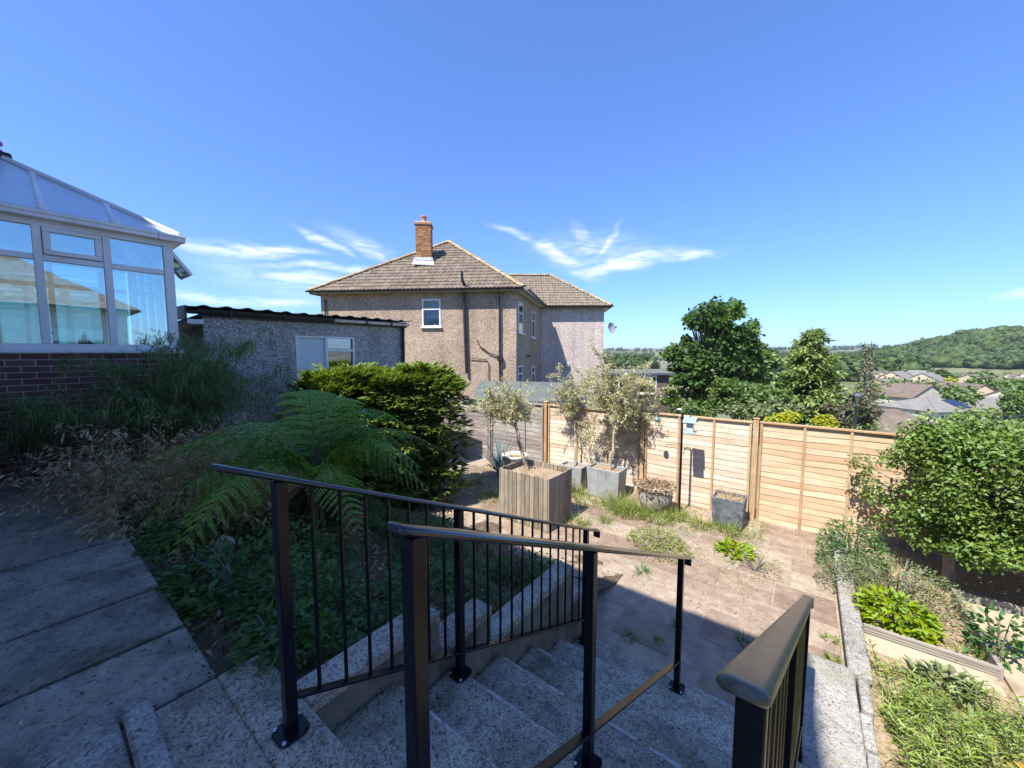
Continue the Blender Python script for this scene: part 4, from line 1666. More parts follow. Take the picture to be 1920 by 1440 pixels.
slat_run((x0, y0, 0), (x1, y0, 0), 11, (0, -1, 0))
slat_run((x1 + .012, y0 - .01, 0), (x1 + .012, y1, 0), 9, (1, 0, 0))
slat_run((x0 - .012, y0 - .01, 0), (x0 - .012, y1, 0), 9, (-1, 0, 0))
slat_run((x0, y1 + .002, 0), (x1, y1 + .002, 0), 11, (0, 1, 0))


def tub(name, label, x0, x1, y0, y1, z0, z1, mt, taper=.03, wall=.03, cat='planter'):
    t = thing(name, ((x0 + x1) / 2, (y0 + y1) / 2, z0), label, cat)
    m = MB()
    o = [(x0 + taper, y0 + taper, z0), (x1 - taper, y0 + taper, z0), (x1 - taper, y1 - taper, z0), (x0 + taper, y1 - taper, z0)]
    u_ = [(x0, y0, z1), (x1, y0, z1), (x1, y1, z1), (x0, y1, z1)]
    i_ = [(x0 + wall, y0 + wall, z1), (x1 - wall, y0 + wall, z1), (x1 - wall, y1 - wall, z1), (x0 + wall, y1 - wall, z1)]
    b_ = [(x0 + wall, y0 + wall, z1 - .06), (x1 - wall, y0 + wall, z1 - .06), (x1 - wall, y1 - wall, z1 - .06), (x0 + wall, y1 - wall, z1 - .06)]
    V = o + u_ + i_ + b_
    F = [(3, 2, 1, 0)]
    for k in range(4):
        j = (k + 1) % 4
        F += [(k, j, 4 + j, 4 + k), (4 + k, 4 + j, 8 + j, 8 + k), (8 + k, 8 + j, 12 + j, 12 + k)]
    m.add(V, F)
    m.build('shell', mt, t, bevel=.006)
    MB().span(x0 + wall - .005, x1 - wall + .005, y0 + wall - .005, y1 - wall + .005, z1 - .12, z1 - .055).build('soil', M_litter, t)
    return t


tub('grey_tub', 'pale grey rectangular tub with dry shrub against the fence', -3.52, -2.82, 7.12, 7.56, -1.445, -.84, M_tub)
tub('small_grey_tub', 'small pale grey tub left of the large rectangular one', -4.25, -3.70, 7.25, 7.62, -1.445, -.95, M_tub)
tub('slate_cube_planter', 'slate grey cube planter with dead stalks in front of the fence', -1.19, -.70, 7.16, 7.60, -1.445, -.95, M_slate)


def round_pot(name, label, c, prof, mt, soil_z, soil_r):
    t = thing(name, c, label, 'pot')
    MB().lathe(c, prof, 28).build('shell', mt, t, smooth=True)
    MB().lathe((c[0], c[1], c[2] + soil_z - .04), [(soil_r, 0), (soil_r, .04)], 20).build('soil', M_litter, t)
    return t


round_pot('white_pot', 'round whitish tapered pot near the grey fence', (-5.45, 7.22, -1.45),
          [(.17, 0), (.19, .02), (.26, .30), (.29, .46), (.31, .48), (.31, .53), (.27, .53), (.265, .44)], M_whitepot, .45, .27)
round_pot('stone_pot', 'rounded weathered stone pot spilling dry plants', (-2.14, 7.20, -1.45),
          [(.18, 0), (.22, .03), (.29, .18), (.31, .32), (.29, .42), (.33, .45), (.34, .50), (.28, .50), (.27, .42)], M_stone, .43, .28)

# ------------------------------------------------------------------ bird feeder pole
bf = thing('bird_feeder_pole', (-1.74, 7.33, -1.45), 'tall thin black bird feeding pole standing before the fence', 'bird feeder')
MB().tube([(-1.74, 7.33, -1.5), (-1.74, 7.33, .42)], [.022, .019], 10).build('pole', M_black, bf)
pts = [(-1.74, 7.33, .38), (-1.74, 7.33, .44), (-1.71, 7.33, .485), (-1.66, 7.33, .49), (-1.62, 7.33, .46), (-1.605, 7.33, .41), (-1.605, 7.33, .36)]
MB().tube(pts, .008, 6).build('crook', M_black, bf)
MB().tube([(p[0] * -1 - 3.48, p[1], p[2]) for p in pts], .008, 6).build('crook', M_bolt, bf)
M_teal = mat('pale teal plastic', (.24, .40, .41), (.31, .47, .48), 6, .4)
bh = thing('bird_feeder', (-1.60, 7.33, .1), 'pale teal roofed bird feeder hanging on the pole', 'bird feeder')
m = MB()
m.slab([(-1.71, 7.22, .27), (-1.50, 7.22, .27), (-1.50, 7.35, .36), (-1.71, 7.35, .36)], .015)
m.slab([(-1.50, 7.48, .27), (-1.71, 7.48, .27), (-1.71, 7.35, .36), (-1.50, 7.35, .36)], .015)
m.build('roof', M_teal, bh)
MB().span(-1.66, -1.55, 7.29, 7.41, .10, .28).build('seed_hopper', M_roofpane, bh, bevel=.004)
MB().span(-1.70, -1.51, 7.24, 7.46, .075, .095).build('tray', M_teal, bh, bevel=.004)
hb = thing('hanging_feeder', (-1.95, 7.33, .3), 'small green hanging feeder left of the black pole', 'bird feeder')
MB().lathe((-2.20, 7.36, .20), [(.015, .0), (.04, .015), (.055, .04), (.045, .07), (.02, .09), (.005, .12)], 10).build('body', mat('green glass feeder', (.12, .24, .21), None, rough=.35), hb, smooth=True)
MB().tube([(-2.20, 7.36, .40), (-2.20, 7.36, .46), (-1.99, 7.33, .52), (-1.74, 7.33, .44)], .004, 6).build('hook', M_black, hb)

# ------------------------------------------------------------------ foliage materials
L_fern = leaf_mat('fern green', (.18, .34, .06), (.27, .44, .09), 1.5, .5, .45, var=.22)
L_ferndead = leaf_mat('dead frond', (.10, .055, .02), (.17, .10, .04), 3, .8, .15, (1, .9, .7))
L_hedge = leaf_mat('conifer hedge', (.13, .19, .033), (.24, .31, .062), 2.2, .55, .25, var=.4)
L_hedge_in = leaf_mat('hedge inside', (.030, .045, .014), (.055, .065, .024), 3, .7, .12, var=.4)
L_olive = leaf_mat('olive leaf', (.36, .35, .16), (.53, .49, .26), 3, .5, .2, (1, 1, .8), var=.3)
L_bamboo = leaf_mat('bamboo leaf', (.10, .165, .05), (.15, .22, .07), 3, .5, .35, var=.35)
L_straw = leaf_mat('straw', (.46, .34, .18), (.64, .50, .30), 4, .8, .35, (1, .95, .8), var=.3, hue=.01)
L_nettle = leaf_mat('bed weeds', (.055, .115, .026), (.10, .18, .04), 2.5, .55, .3, var=.4)
L_shrub = leaf_mat('glossy shrub leaf', (.11, .185, .032), (.18, .265, .048), 1.6, .5, .25, var=.38)
L_greygreen = leaf_mat('grey green leaf', (.13, .18, .06), (.21, .25, .105), 4, .6, .2, (1, 1.1, .7), var=.3)
L_lime = leaf_mat('lime leaf', (.20, .30, .012), (.30, .38, .02), 5, .45, .35, var=.22)
L_nandina = leaf_mat('fresh green leaf', (.065, .155, .04), (.115, .215, .06), 4, .5, .3, var=.3)
L_weed = leaf_mat('sunny weed', (.16, .22, .035), (.27, .31, .07), 3, .6, .35, var=.3)
L_weed2 = leaf_mat('terrace weed', (.20, .30, .05), (.34, .40, .10), 2.5, .6, .35, var=.35)
L_orange = leaf_mat('turning leaf', (.50, .27, .03), (.55, .38, .05), 5, .6, .35, (1.1, 1, .6), var=.25)
L_blue = leaf_mat('blue spiky leaf', (.10, .19, .21), (.17, .27, .29), 4, .5, .1, (1, 1, 1), var=.2)
L_syc = leaf_mat('sycamore leaf', (.055, .115, .022), (.10, .165, .034), .35, .5, .3, var=.35)
L_con = leaf_mat('blue green conifer', (.19, .26, .08), (.27, .34, .115), .5, .55, .28, var=.3)
L_bare = leaf_mat('sparse larch', (.13, .125, .07), (.20, .185, .11), .7, .6, .2, var=.3)
L_bush = leaf_mat('garden bush', (.095, .16, .036), (.16, .225, .06), .6, .55, .3, var=.35)
L_yellow = leaf_mat('golden bush', (.34, .36, .02), (.46, .46, .04), 1.2, .55, .3, var=.2)
L_wood = leaf_mat('hill wood', (.042, .082, .016), (.082, .125, .025), .02, .6, .2, var=.35)
L_pink = leaf_mat('dry flower', (.32, .20, .12), (.42, .28, .17), 4, .8, .2, (1, .9, .8), var=.3)


def leaf6(P, D, N, L, Wd, fold=.15):
    """Broad leaf of six points with a folded midrib."""
    P, D, N = np.asarray(P, float), nrm(np.asarray(D, float)), np.asarray(N, float)
    N = nrm(N - D * np.sum(N * D, axis=1, keepdims=True))
    S = np.cross(D, N)
    n = len(P)
    L = np.broadcast_to(np.asarray(L, float), (n,))[:, None]
    Wd = np.broadcast_to(np.asarray(Wd, float), (n,))[:, None]
    a, b = P + D * L * .28, P + D * L * .66
    lift = N * Wd * fold
    tip = P + D * L - N * L * .08
    V = np.stack([P, a - S * Wd * .48 + lift, b - S * Wd * .36 + lift, tip, b + S * Wd * .36 + lift, a + S * Wd * .48 + lift], axis=1).reshape(-1, 3)
    o = np.arange(n)[:, None] * 6
    return V, np.concatenate([o + np.array([[0, 1, 2, 3]]), o + np.array([[0, 3, 4, 5]])])


def plant(name, loc, label, cat, group=None):
    return thing(name, loc, label, cat, group)


def foliage(name, parts, m, parent, kind=None):
    V, F = merge(parts)
    o = np_mesh(name, V, F, m, parent)
    return tag(o, kind=kind) if kind else o


def grow(base, top, n=6, bend=.1, seed=0):
    r = random.Random(seed)
    base, top = Vector(base), Vector(top)
    out = []
    for i in range(n + 1):
        t = i / n
        w = bend * math.sin(t * PI)
        out.append(base.lerp(top, t) + Vector((r.uniform(-w, w), r.uniform(-w, w), 0)))
    return out


M_stalk = mat('green brown stalk', (.09, .085, .03), (.13, .12, .045), 20, .7)


# ------------------------------------------------------------------ tree fern
def tree_fern():
    c = Vector((-3.96, 1.84, .17))
    zb = bed_z(c.x, c.y)
    t = plant('tree_fern', (c.x, c.y, zb), 'large tree fern with arching green fronds behind the left railing', 'tree fern')
    MB().tube([(c.x + .05, c.y - .02, zb - .1), (c.x + .02, c.y, zb + .2), (c.x, c.y, c.z - .15), c], [.17, .15, .13, .09], 14).build('trunk', M_darkbark, t)
    fib = RNG.random(900)
    a = RNG.random(900) * 2 * PI
    P = np.stack([c.x + .14 * np.cos(a), c.y + .14 * np.sin(a), zb + (c.z - zb) * fib], 1)
    D = np.stack([np.cos(a), np.sin(a), -.9 + .5 * RNG.random(900)], 1)
    foliage('trunk_fibre', [blades(P, D, .13, .008, .2, 2)], M_darkbark, t)
    specs = []
    n = 22
    for i in range(n):
        az = 2 * PI * (i * .381966) + random.uniform(-.15, .15)
        specs.append((az, random.uniform(.80, 1.12), random.uniform(.32, .58), random.uniform(.10, .40)))
    # a few that the photograph shows plainly: an upright one, long ones to either side
    tocam = math.atan2(-c.y, -c.x)
    specs = [s_ for s_ in specs if abs((s_[0] - tocam + PI) % (2 * PI) - PI) > .75]
    specs += [(tocam + PI + .1, .75, .78, .05), (tocam + PI - .5, .85, .72, .1), (tocam - 1.62, 1.35, .50, .12), (tocam + 1.65, 1.15, .45, .15),
              (tocam - 2.0, 1.2, .55, .12), (tocam + 2.05, 1.05, .60, .10), (tocam + 1.25, .95, .30, .30), (tocam - 1.15, .85, .42, .18), (tocam + .45, .62, .26, .42)]
    for az, ln, el, dr in specs:
        ln, el, dr = ln * 1.2, el * 1.2, dr * 1.15
        h = np.array([math.cos(az), math.sin(az), 0])
        s0 = np.array([-math.sin(az), math.cos(az), 0])
        ts = np.linspace(0, 1, 15)
        # arching midrib
        R = np.array(c)[None] + h[None] * (ln * (.55 * ts + .45 * ts ** 1.7))[:, None] + np.array([[0, 0, 1.0]]) * (el * np.sin(PI * .80 * ts ** .85) - dr * ts ** 2.4)[:, None]
        MB().tube([tuple(p) for p in R], [.008 * (1 - .8 * x) + .0015 for x in ts], 5).build('stalk', M_stalk, t)
        parts = []
        npin = 22
        tp = np.linspace(.13, .985, npin)
        C = np.stack([np.interp(tp, ts, R[:, k]) for k in range(3)], 1)
        T = nrm(np.stack([np.interp(tp + .01, ts, R[:, k]) - np.interp(tp - .01, ts, R[:, k]) for k in range(3)], 1))
        env = np.sin(np.clip((tp - .02) / 1.0, 0, 1) ** .75 * PI) ** .75
        plen = .33 * env * (.55 + .45 * ln) + .02
        up = nrm(np.cross(np.broadcast_to(s0, T.shape), T) * -1)
        up = np.where(up[:, 2:3] < 0, -up, up)
        for sg in (-1, 1):
            pd = nrm(s0[None] * sg + T * .38 - up * .10 + RNG.normal(0, .05, T.shape))
            nl = 13
            q = (np.arange(nl) + .3) / nl
            base = C[:, None, :] + pd[:, None, :] * (plen[:, None] * q[None])[:, :, None]
            base = base - np.array([0, 0, 1.0])[None, None] * (plen[:, None] * .28 * q[None] ** 2)[:, :, None]
            ll = (.036 * (1 - q[None] * .75) * (.35 + .65 * env[:, None]) * (.6 + .4 * ln) + .003)
            for s2 in (-1, 1):
                ld = nrm(T[:, None, :] * s2 + pd[:, None, :] * .55 + RNG.normal(0, .08, base.shape))
                NN = np.broadcast_to(up[:, None, :], base.shape)
                parts.append(leaf_quads(base.reshape(-1, 3), ld.reshape(-1, 3), NN.reshape(-1, 3) + RNG.normal(0, .12, (base.size // 3, 3)),
                                        ll.ravel(), (ll * .0 + plen[:, None] / nl * 1.1).ravel() + .002, .05))
        foliage('frond', parts, L_fern, t)
    for i in range(7):
        az = i * .9 + .4
        D = np.array([[math.cos(az), math.sin(az), -.3]])
        foliage('dead_frond', [blades(np.repeat(np.array([tuple(c)]), 14, 0), D + RNG.normal(0, .2, (14, 3)), .6 * np.ones(14), .02, .9)], L_ferndead, t)


tree_fern()


# ------------------------------------------------------------------ conifer hedge
def hedge():
    t = plant('conifer_hedge', (-4.9, 4.3, -1.3), 'broad feathery green conifer with flat sunlit top before the garage', 'conifer')
    p0, p1 = W(-3.15, 6.60), W(-1.55, 7.50)
    ax = (p1 - p0)
    nrm2 = Vector((ax.y, -ax.x, 0)).normalized()
    if nrm2.dot(Vector((0, 0, 0)) - p0) < 0:
        nrm2 = -nrm2
    for k, f in enumerate((.12, .4, .7, .9)):
        b = p0 + ax * f
        MB().tube([(b.x, b.y, -1.6), (b.x, b.y, -.3), (b.x + .1, b.y, .8)], [.07, .05, .02], 7).build('trunk', M_darkbark, t)
    n = 7600
    f = RNG.random(n)
    hgt = RNG.random(n) ** .8
    az = RNG.random(n) * 2 * PI
    # layered shelves: radius steps in and out with height
    z = -1.25 + 2.5 * hgt
    topz = 1.02 + .05 * np.sin(f * 9) + .05 * np.sin(f * 23 + 1) - .30 * np.clip((f - .82) / .18, 0, 1) ** 2 - .25 * np.clip((.1 - f) / .1, 0, 1)
    z = np.where(RNG.random(n) < .40, topz + RNG.normal(0, .07, n), np.minimum(z, topz))
    shelf = .10 * np.sin(z * 16 + f * 7)
    rad = .62 + shelf + .10 * np.sin(f * 15) - .18 * np.clip((z - topz + .30) / .30, 0, 1)
    rad *= np.where(z < -.2, .85, 1.0)
    istop = z > topz - .12
    rr = np.where(istop, np.sqrt(RNG.random(n)), .80 + .24 * RNG.random(n)) * rad
    fe = np.clip(f * 1.12 - .06, 0, 1)
    cx = p0.x + ax.x * fe
    cy = p0.y + ax.y * fe
    P = np.stack([cx + rr * np.cos(az), cy + rr * np.sin(az), z], 1)
    out = np.stack([np.cos(az), np.sin(az), np.where(istop, .75, .16)], 1)
    parts, parts_in = [], []
    for k in range(9):
        off = (k - 4) / 4.0
        ln = (.19 + .08 * RNG.random(n)) * (1 - .35 * abs(off))
        sd = np.stack([-np.sin(az), np.cos(az), RNG.normal(0, .2, n)], 1)
        D = nrm(out + sd * off * .95 + RNG.normal(0, .12, (n, 3)) - np.array([[0, 0, .12]]))
        B = P - out * .05 * (1 - abs(off))
        parts.append(leaf_quads(B, D, np.array([[0, 0, 1.0]]) + RNG.normal(0, .25, (n, 3)), ln, ln * .20, .05, .5))
    foliage('crown', parts, L_hedge, t)
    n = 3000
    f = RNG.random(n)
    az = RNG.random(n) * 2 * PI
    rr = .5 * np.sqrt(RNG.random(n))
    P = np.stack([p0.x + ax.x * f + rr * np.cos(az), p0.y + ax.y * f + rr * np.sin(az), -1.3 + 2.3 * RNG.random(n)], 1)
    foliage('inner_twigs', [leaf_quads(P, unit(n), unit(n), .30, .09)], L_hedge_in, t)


hedge()


# ------------------------------------------------------------------ olive trees in the tubs
def olive(base, fork, tips, label, nleaf, spread, leaf=.062, seed=1, dense=1.0, r0=.03, group='olive trees in tubs'):
    t = plant('olive_tree', base, label, 'olive tree', group)
    base, fork = Vector(base), Vector(fork)
    MB().tube(grow(base, fork, 6, .03, seed), [r0 * (1 - .35 * k / 6) for k in range(7)], 9).build('trunk', M_palebark, t)
    br, ends, axes = MB(), [], []
    rr = random.Random(seed)
    for tp in tips:
        tp = Vector(tp)
        pth = grow(fork, tp, 5, .06, rr.randint(0, 999))
        br.tube(pth, [r0 * .5 * (1 - .75 * k / 5) + .003 for k in range(6)], 6)
        for k in range(20):
            f = .35 + .65 * rr.random()
            b = pth[0].lerp(tp, f)
            d = Vector((rr.gauss(0, 1), rr.gauss(0, 1), rr.gauss(.35, .7))).normalized()
            e = b + d * spread * rr.uniform(.4, 1.0)
            br.tube([b, b.lerp(e, .5) + Vector((0, 0, .02)), e], [.005, .004, .002], 4)
            axes.append((b, e))
    br.build('branch', M_palebark, t)
    n = nleaf
    ix = RNG.integers(0, len(axes), n)
    f = RNG.random((n, 1)) * 1.05
    A = np.array([tuple(a[0]) for a in axes])[ix]
    B = np.array([tuple(a[1]) for a in axes])[ix]
    P = A + (B - A) * f + RNG.normal(0, .022, (n, 3))
    D = nrm(nrm(B - A) * .7 + RNG.normal(0, .7, (n, 3)))
    foliage('crown', [leaf_quads(P, D, unit(n) + np.array([[0, 0, .4]]), leaf * (.7 + .6 * RNG.random(n)), leaf * .24, .1)], L_olive, t)
    return t


def tp(px, py, d):
    return tuple(at(px, py, d))


olive((-3.95, 5.62, -.66), tp(967, 800, 6.9), [tp(915, 735, 6.9), tp(945, 725, 7.1), tp(972, 738, 6.9), tp(900, 760, 6.7), tp(990, 765, 7.2), tp(935, 770, 6.7)],
      'small leaning olive tree growing out of the wooden planter', 5200, .34, seed=3, r0=.040)
olive((-3.98, 7.42, -1.02), tp(1078, 790, 8.6), [tp(1045, 690, 8.6), tp(1072, 715, 8.5), tp(1090, 735, 8.7), tp(1040, 740, 8.4), tp(1105, 700, 8.8), tp(1060, 760, 8.5)],
      'sparse thin olive tree with twin stems in the small tub', 5000, .46, seed=5, r0=.022)
olive((-3.10, 7.34, -.90), tp(1152, 805, 7.7), [tp(1130, 665, 7.7), tp(1150, 690, 7.6), tp(1185, 690, 7.8), tp(1215, 690, 7.7), tp(1170, 735, 7.5), tp(1125, 720, 7.7),
                                                 tp(1230, 725, 7.8), tp(1200, 760, 7.6), tp(1110, 690, 7.8), tp(1240, 760, 7.7)],
      'largest olive tree, bushy and dry, in the rectangular grey tub', 13500, .54, seed=8, r0=.030)
olive((-3.55, 7.66, -1.40), tp(1105, 850, 8.0), [tp(1095, 790, 8.1), tp(1120, 770, 8.1), tp(1085, 815, 8.1), tp(1200, 830, 7.9), tp(1170, 800, 8.0), tp(1215, 790, 7.9)],
      'twiggy young olive shoots against the fence behind the tubs', 1500, .30, seed=9, r0=.014)


# ------------------------------------------------------------------ grasses, weeds and small plants
def tuft(name, loc, label, cat, m, n, L, Wd, droop, spread=.06, lean=.6, group=None, parent=None, seg=3):
    t = parent or plant(name, loc, label, cat, group)
    a = RNG.random(n) * 2 * PI
    r = np.sqrt(RNG.random(n)) * spread
    P = np.stack([loc[0] + r * np.cos(a), loc[1] + r * np.sin(a), np.full(n, loc[2])], 1)
    D = np.stack([np.cos(a) * lean, np.sin(a) * lean, np.ones(n)], 1) + RNG.normal(0, .3, (n, 3))
    D[:, 2] = np.abs(D[:, 2]) + .1
    foliage('blade', [blades(P, D, L * (.5 + .7 * RNG.random(n)), Wd, droop * RNG.random(n) * 1.4, seg)], m, t)
    return t


def leafy(name, loc, label, cat, m, n, rad, hgt, leaf, wd, group=None, six=True, stems=9, stem_m=None):
    t = plant(name, loc, label, cat, group)
    a = RNG.random(n) * 2 * PI
    r = RNG.random(n) ** .5 * rad
    z = RNG.random(n) ** .7 * hgt * np.sqrt(np.clip(1 - (r / rad) ** 2 * .75, .05, 1))
    P = np.stack([loc[0] + r * np.cos(a), loc[1] + r * np.sin(a), loc[2] + z], 1)
    D = nrm(np.stack([np.cos(a), np.sin(a), np.full(n, .35)], 1) + RNG.normal(0, .5, (n, 3)))
    N = np.array([[0, 0, 1.0]]) + RNG.normal(0, .45, (n, 3)) + np.stack([np.cos(a), np.sin(a), a * 0], 1) * .3
    fn_ = leaf6 if six else leaf_quads
    foliage('foliage', [fn_(P, D, N, leaf * (.6 + .7 * RNG.random(n)), wd * (.6 + .7 * RNG.random(n)))], m, t)
    s = MB()
    for k in range(stems):
        aa = random.uniform(0, 2 * PI)
        rr = random.uniform(.1, .8) * rad
        s.tube([loc, (loc[0] + rr * .6 * math.cos(aa), loc[1] + rr * .6 * math.sin(aa), loc[2] + hgt * .5), (loc[0] + rr * math.cos(aa), loc[1] + rr * math.sin(aa), loc[2] + hgt * .8)], [.008, .006, .003], 5)
    s.build('stem', stem_m or M_bark, t)
    return t


tuft('blue_spiky_plant', (-5.98, 7.30, -1.46), 'blue grey spiky plant between the hedge and the white pot', 'spiky plant', L_blue, 70, 1.0, .04, .18, .07, .42)
tuft('dry_grass', (-5.40, 7.25, -1.0), 'dry grass tuft sprouting from the round white pot', 'dry grass', L_straw, 130, .26, .008, .6, .2, .7)
tuft('dry_grass', (-3.75, 5.55, -.66), 'dry straw in the wooden planter around the olive trunk', 'dry grass', L_straw, 260, .20, .007, .8, .34, .8)
tuft('dry_grass', (-3.15, 7.34, -.90), 'dry brown litter topping the rectangular grey tub', 'dry grass', L_pink, 200, .13, .008, .7, .26, .9)
tuft('dry_stalks', (-.95, 7.38, -1.01), 'thin dead stalks rising from the slate cube planter', 'dry stalks', L_straw, 90, .34, .006, .25, .17, .35)
leafy('dry_bedding', (-2.14, 7.15, -1.02), 'dry orange and green bedding spilling over the stone pot', 'bedding plant', L_pink, 420, .36, .16, .06, .03)
tuft('leafy_tuft', (-1.95, 7.25, -1.0), 'green tuft in the right half of the stone pot', 'weed', L_weed, 60, .2, .012, .5, .10, .6)

weed_spots = [
    (-5.85, 6.25, 'tall bright green weed spike left of the wooden planter', .42, 40, .10), (-2.72, 6.92, 'tall grass clump in front of the rectangular grey tub', .40, 170, .22),
    (-2.45, 6.75, 'bushy grass clump left of the stone pot', .34, 190, .22), (-1.30, 6.98, 'grass tuft at the foot of the slate cube planter, left side', .26, 70, .13),
    (-.88, 7.02, 'grass tuft before the slate cube planter, right side', .30, 90, .13), (-1.75, 7.10, 'grass at the base of the feeder pole', .30, 110, .15),
    (-2.65, 6.15, 'single upright grass tuft in the middle of the paving', .26, 30, .06), (-4.6, 6.3, 'grass clump beside the left face of the wooden planter', .24, 90, .2),
    (-3.02, 5.75, 'grass clump at the right corner of the wooden planter', .26, 70, .14), (-3.7, 7.0, 'grass between the two grey tubs', .30, 90, .15),
    (-3.25, 6.72, 'low grass clump before the left corner of the rectangular tub', .24, 80, .2), (-1.95, 6.78, 'yellowish grass clump in front of the stone pot', .30, 110, .18),
    (-5.0, 5.75, 'straggly grass clump left of the planter near the fern', .26, 90, .22),
]
for x, y, lab, h, n, s in weed_spots:
    tuft('grass_tuft', (x, y, -1.455), lab, 'grass', L_weed, int(n * 1.7), h * 1.1, .011, .55, s * 1.25, .6, 'grass tufts on the patio')
leafy('rosette_weed', (-.70, 6.35, -1.452), 'bright yellow green rosette weed in front of the slate planter', 'weed', L_lime, 150, .21, .10, .11, .05)
leafy('creeping_weed', (-1.75, 5.98, -1.455), 'pale creeping weed spreading over the middle of the patio', 'weed', L_weed, 700, .42, .10, .06, .018, six=False)
leafy('creeping_weed', (-1.45, 5.72, -1.455), 'trailing end of the pale creeping weed nearer the railing', 'weed', L_weed, 300, .30, .07, .06, .016, six=False)
leafy('wild_stems', (-.42, 5.98, -1.455), 'wispy straggling weed beside the rosette weed', 'weed', L_weed, 200, .30, .30, .05, .012, six=False)
for x, y, lab, sz in ((-1.32, 3.72, 'bright weed in shaded paving close to the bottom step', .10), (-1.06, 3.86, 'low weed in shaded paving right of the brightest one', .07),
                      (-.98, 4.22, 'weed in shaded paving near the railing post', .08), (-.36, 4.36, 'dark spiky weed in the shaded paving joint', .11),
                      (.33, 4.95, 'small green weed against the edging wall, far one', .09), (.33, 4.62, 'small green weed against the edging wall, near one', .10),
                      (.30, 4.25, 'tiny weed at the near end of the edging wall', .05), (-1.62, 5.02, 'straggly weed at the shadow edge behind the railing', .14)):
    tuft('joint_weed', (x, y, -1.452), lab, 'weed', L_nandina if sz > .1 else L_weed, 46, sz * 1.2, .010, .6, sz * .5, .9, 'weeds in the paving joints')

# short growth nobody could count: grass between pots, litter, joints
n = 21000
X = RNG.uniform(-6.6, -.4, n)
Y = RNG.uniform(4.6, 7.85, n)
dens = np.exp(-((Y - 7.2) / .55) ** 2) * np.where(X > -2.9, 1.0, .7) + .75 * np.exp(-((X + 5.6) / .8) ** 2 - ((Y - 6.2) / 1.2) ** 2) + .16
patch = .5 + .5 * np.sin(X * 5.1 + 2 * np.sin(Y * 3.3)) * np.sin(Y * 4.7 + X)
keep = RNG.random(n) < dens * patch
keep &= ~((X > -4.35) & (X < -3.15) & (Y > 5.1) & (Y < 6.05))
X, Y = X[keep], Y[keep]
k = len(X)
P = np.stack([X, Y, np.full(k, -1.455)], 1)
tag(foliage('patio_grass', [blades(P, unit(k) * .7 + np.array([[0, 0, .9]]), .05 + .17 * RNG.random(k) ** 2, .008, .5)], L_weed, None), 'thin grass and weeds scattered through the patio joints', 'grass', kind='stuff')
n = 2600
P = np.stack([RNG.uniform(-6.4, .3, n), RNG.uniform(4.7, 7.85, n), np.full(n, -1.445)], 1)
tag(foliage('leaf_litter', [leaf_quads(P, unit(n) * np.array([[1, 1, .1]]), np.array([[0, 0, 1.0]]) + RNG.normal(0, .2, (n, 3)), .035, .014)], L_straw, None),
    'dry leaf litter strewn on the sunlit patio', 'leaf litter', kind='stuff')


# ------------------------------------------------------------------ the shady bed on the left
def bed_scatter(n, x0, x1, y0, y1, ymax=None):
    X, Y = RNG.uniform(x0, x1, n), RNG.uniform(y0, y1, n)
    Z = np.array([bed_z(a, b) for a, b in zip(X, Y)])
    return X, Y, Z


n = 6200
X, Y, Z = bed_scatter(n, -5.6, -1.84, .52, 3.6)
pm = np.sin(X * 4.3 + 1.7 * np.sin(Y * 3.1)) + np.sin(Y * 5.3 + X * 1.9) + RNG.normal(0, .5, n)
X, Y, Z = X[pm > -.35], Y[pm > -.35], Z[pm > -.35]
n = len(X)
hgt = .10 + .26 * (.5 + .5 * np.sin(X * 3.0 + 1.3 * np.sin(Y * 4)))
hgt *= np.clip((Y - .45) / .35, .25, 1) * np.clip((-1.75 - X) / .25, .35, 1)
parts = []
for kk in range(4):
    zz = Z + hgt * (.25 + .75 * (kk + RNG.random(n)) / 4)
    a = RNG.random(n) * 2 * PI
    D = np.stack([np.cos(a), np.sin(a), RNG.normal(.05, .25, n)], 1)
    parts.append(leaf6(np.stack([X, Y, zz], 1) + RNG.normal(0, .02, (n, 3)), D, np.array([[0, 0, 1.0]]) + RNG.normal(0, .35, (n, 3)), .025 + .05 * RNG.random(n) ** 1.5, .016 + .028 * RNG.random(n) ** 1.5))
tag(foliage('ground_cover', parts, L_nettle, None), 'dense leafy green weeds covering the shady bed', 'weeds', kind='stuff')
n = 1500
X, Y, Z = bed_scatter(n, -4.8, -1.84, .55, 3.4)
tag(foliage('bed_grass', [blades(np.stack([X, Y, Z], 1), unit(n) * .6 + np.array([[0, 0, .9]]), .18 + .25 * RNG.random(n), .007, .5)], L_nettle, None), 'thin grass among the weeds of the shady bed', 'grass', kind='stuff')
n = 1500
X, Y, Z = bed_scatter(n, -6.0, -1.9, .5, 2.4)
tag(foliage('bed_litter', [leaf_quads(np.stack([X, Y, Z + .02], 1), unit(n) * np.array([[1, 1, .2]]), np.array([[0, 0, 1.0]]) + RNG.normal(0, .3, (n, 3)), .06, .02)], L_straw, None), 'dead straw lying on the shady bed', 'straw', kind='stuff')
rock = plant('stone', (-3.52, .92, bed_z(-3.52, .92)), 'single pale rounded stone lying in the shady bed', 'stone')
V = [Vector(v) for v in unit(1)]
m = MB()
m.lathe((-3.52, .92, bed_z(-3.52, .92) + .14), [(.02, -.05), (.055, -.035), (.075, .0), (.06, .04), (.03, .06), (.006, .07)], 9)
m.build('boulder', M_stone, rock, bevel=.01)
leafy('bright_weed', (-2.12, .78, -.10), 'bright green weed clump at the corner of landing and path', 'weed', L_nandina, 420, .22, .26, .05, .025)
leafy('bright_weed', (-2.45, .95, -.14), 'taller green weed clump behind the corner of the landing', 'weed', L_nettle, 560, .28, .42, .05, .026)
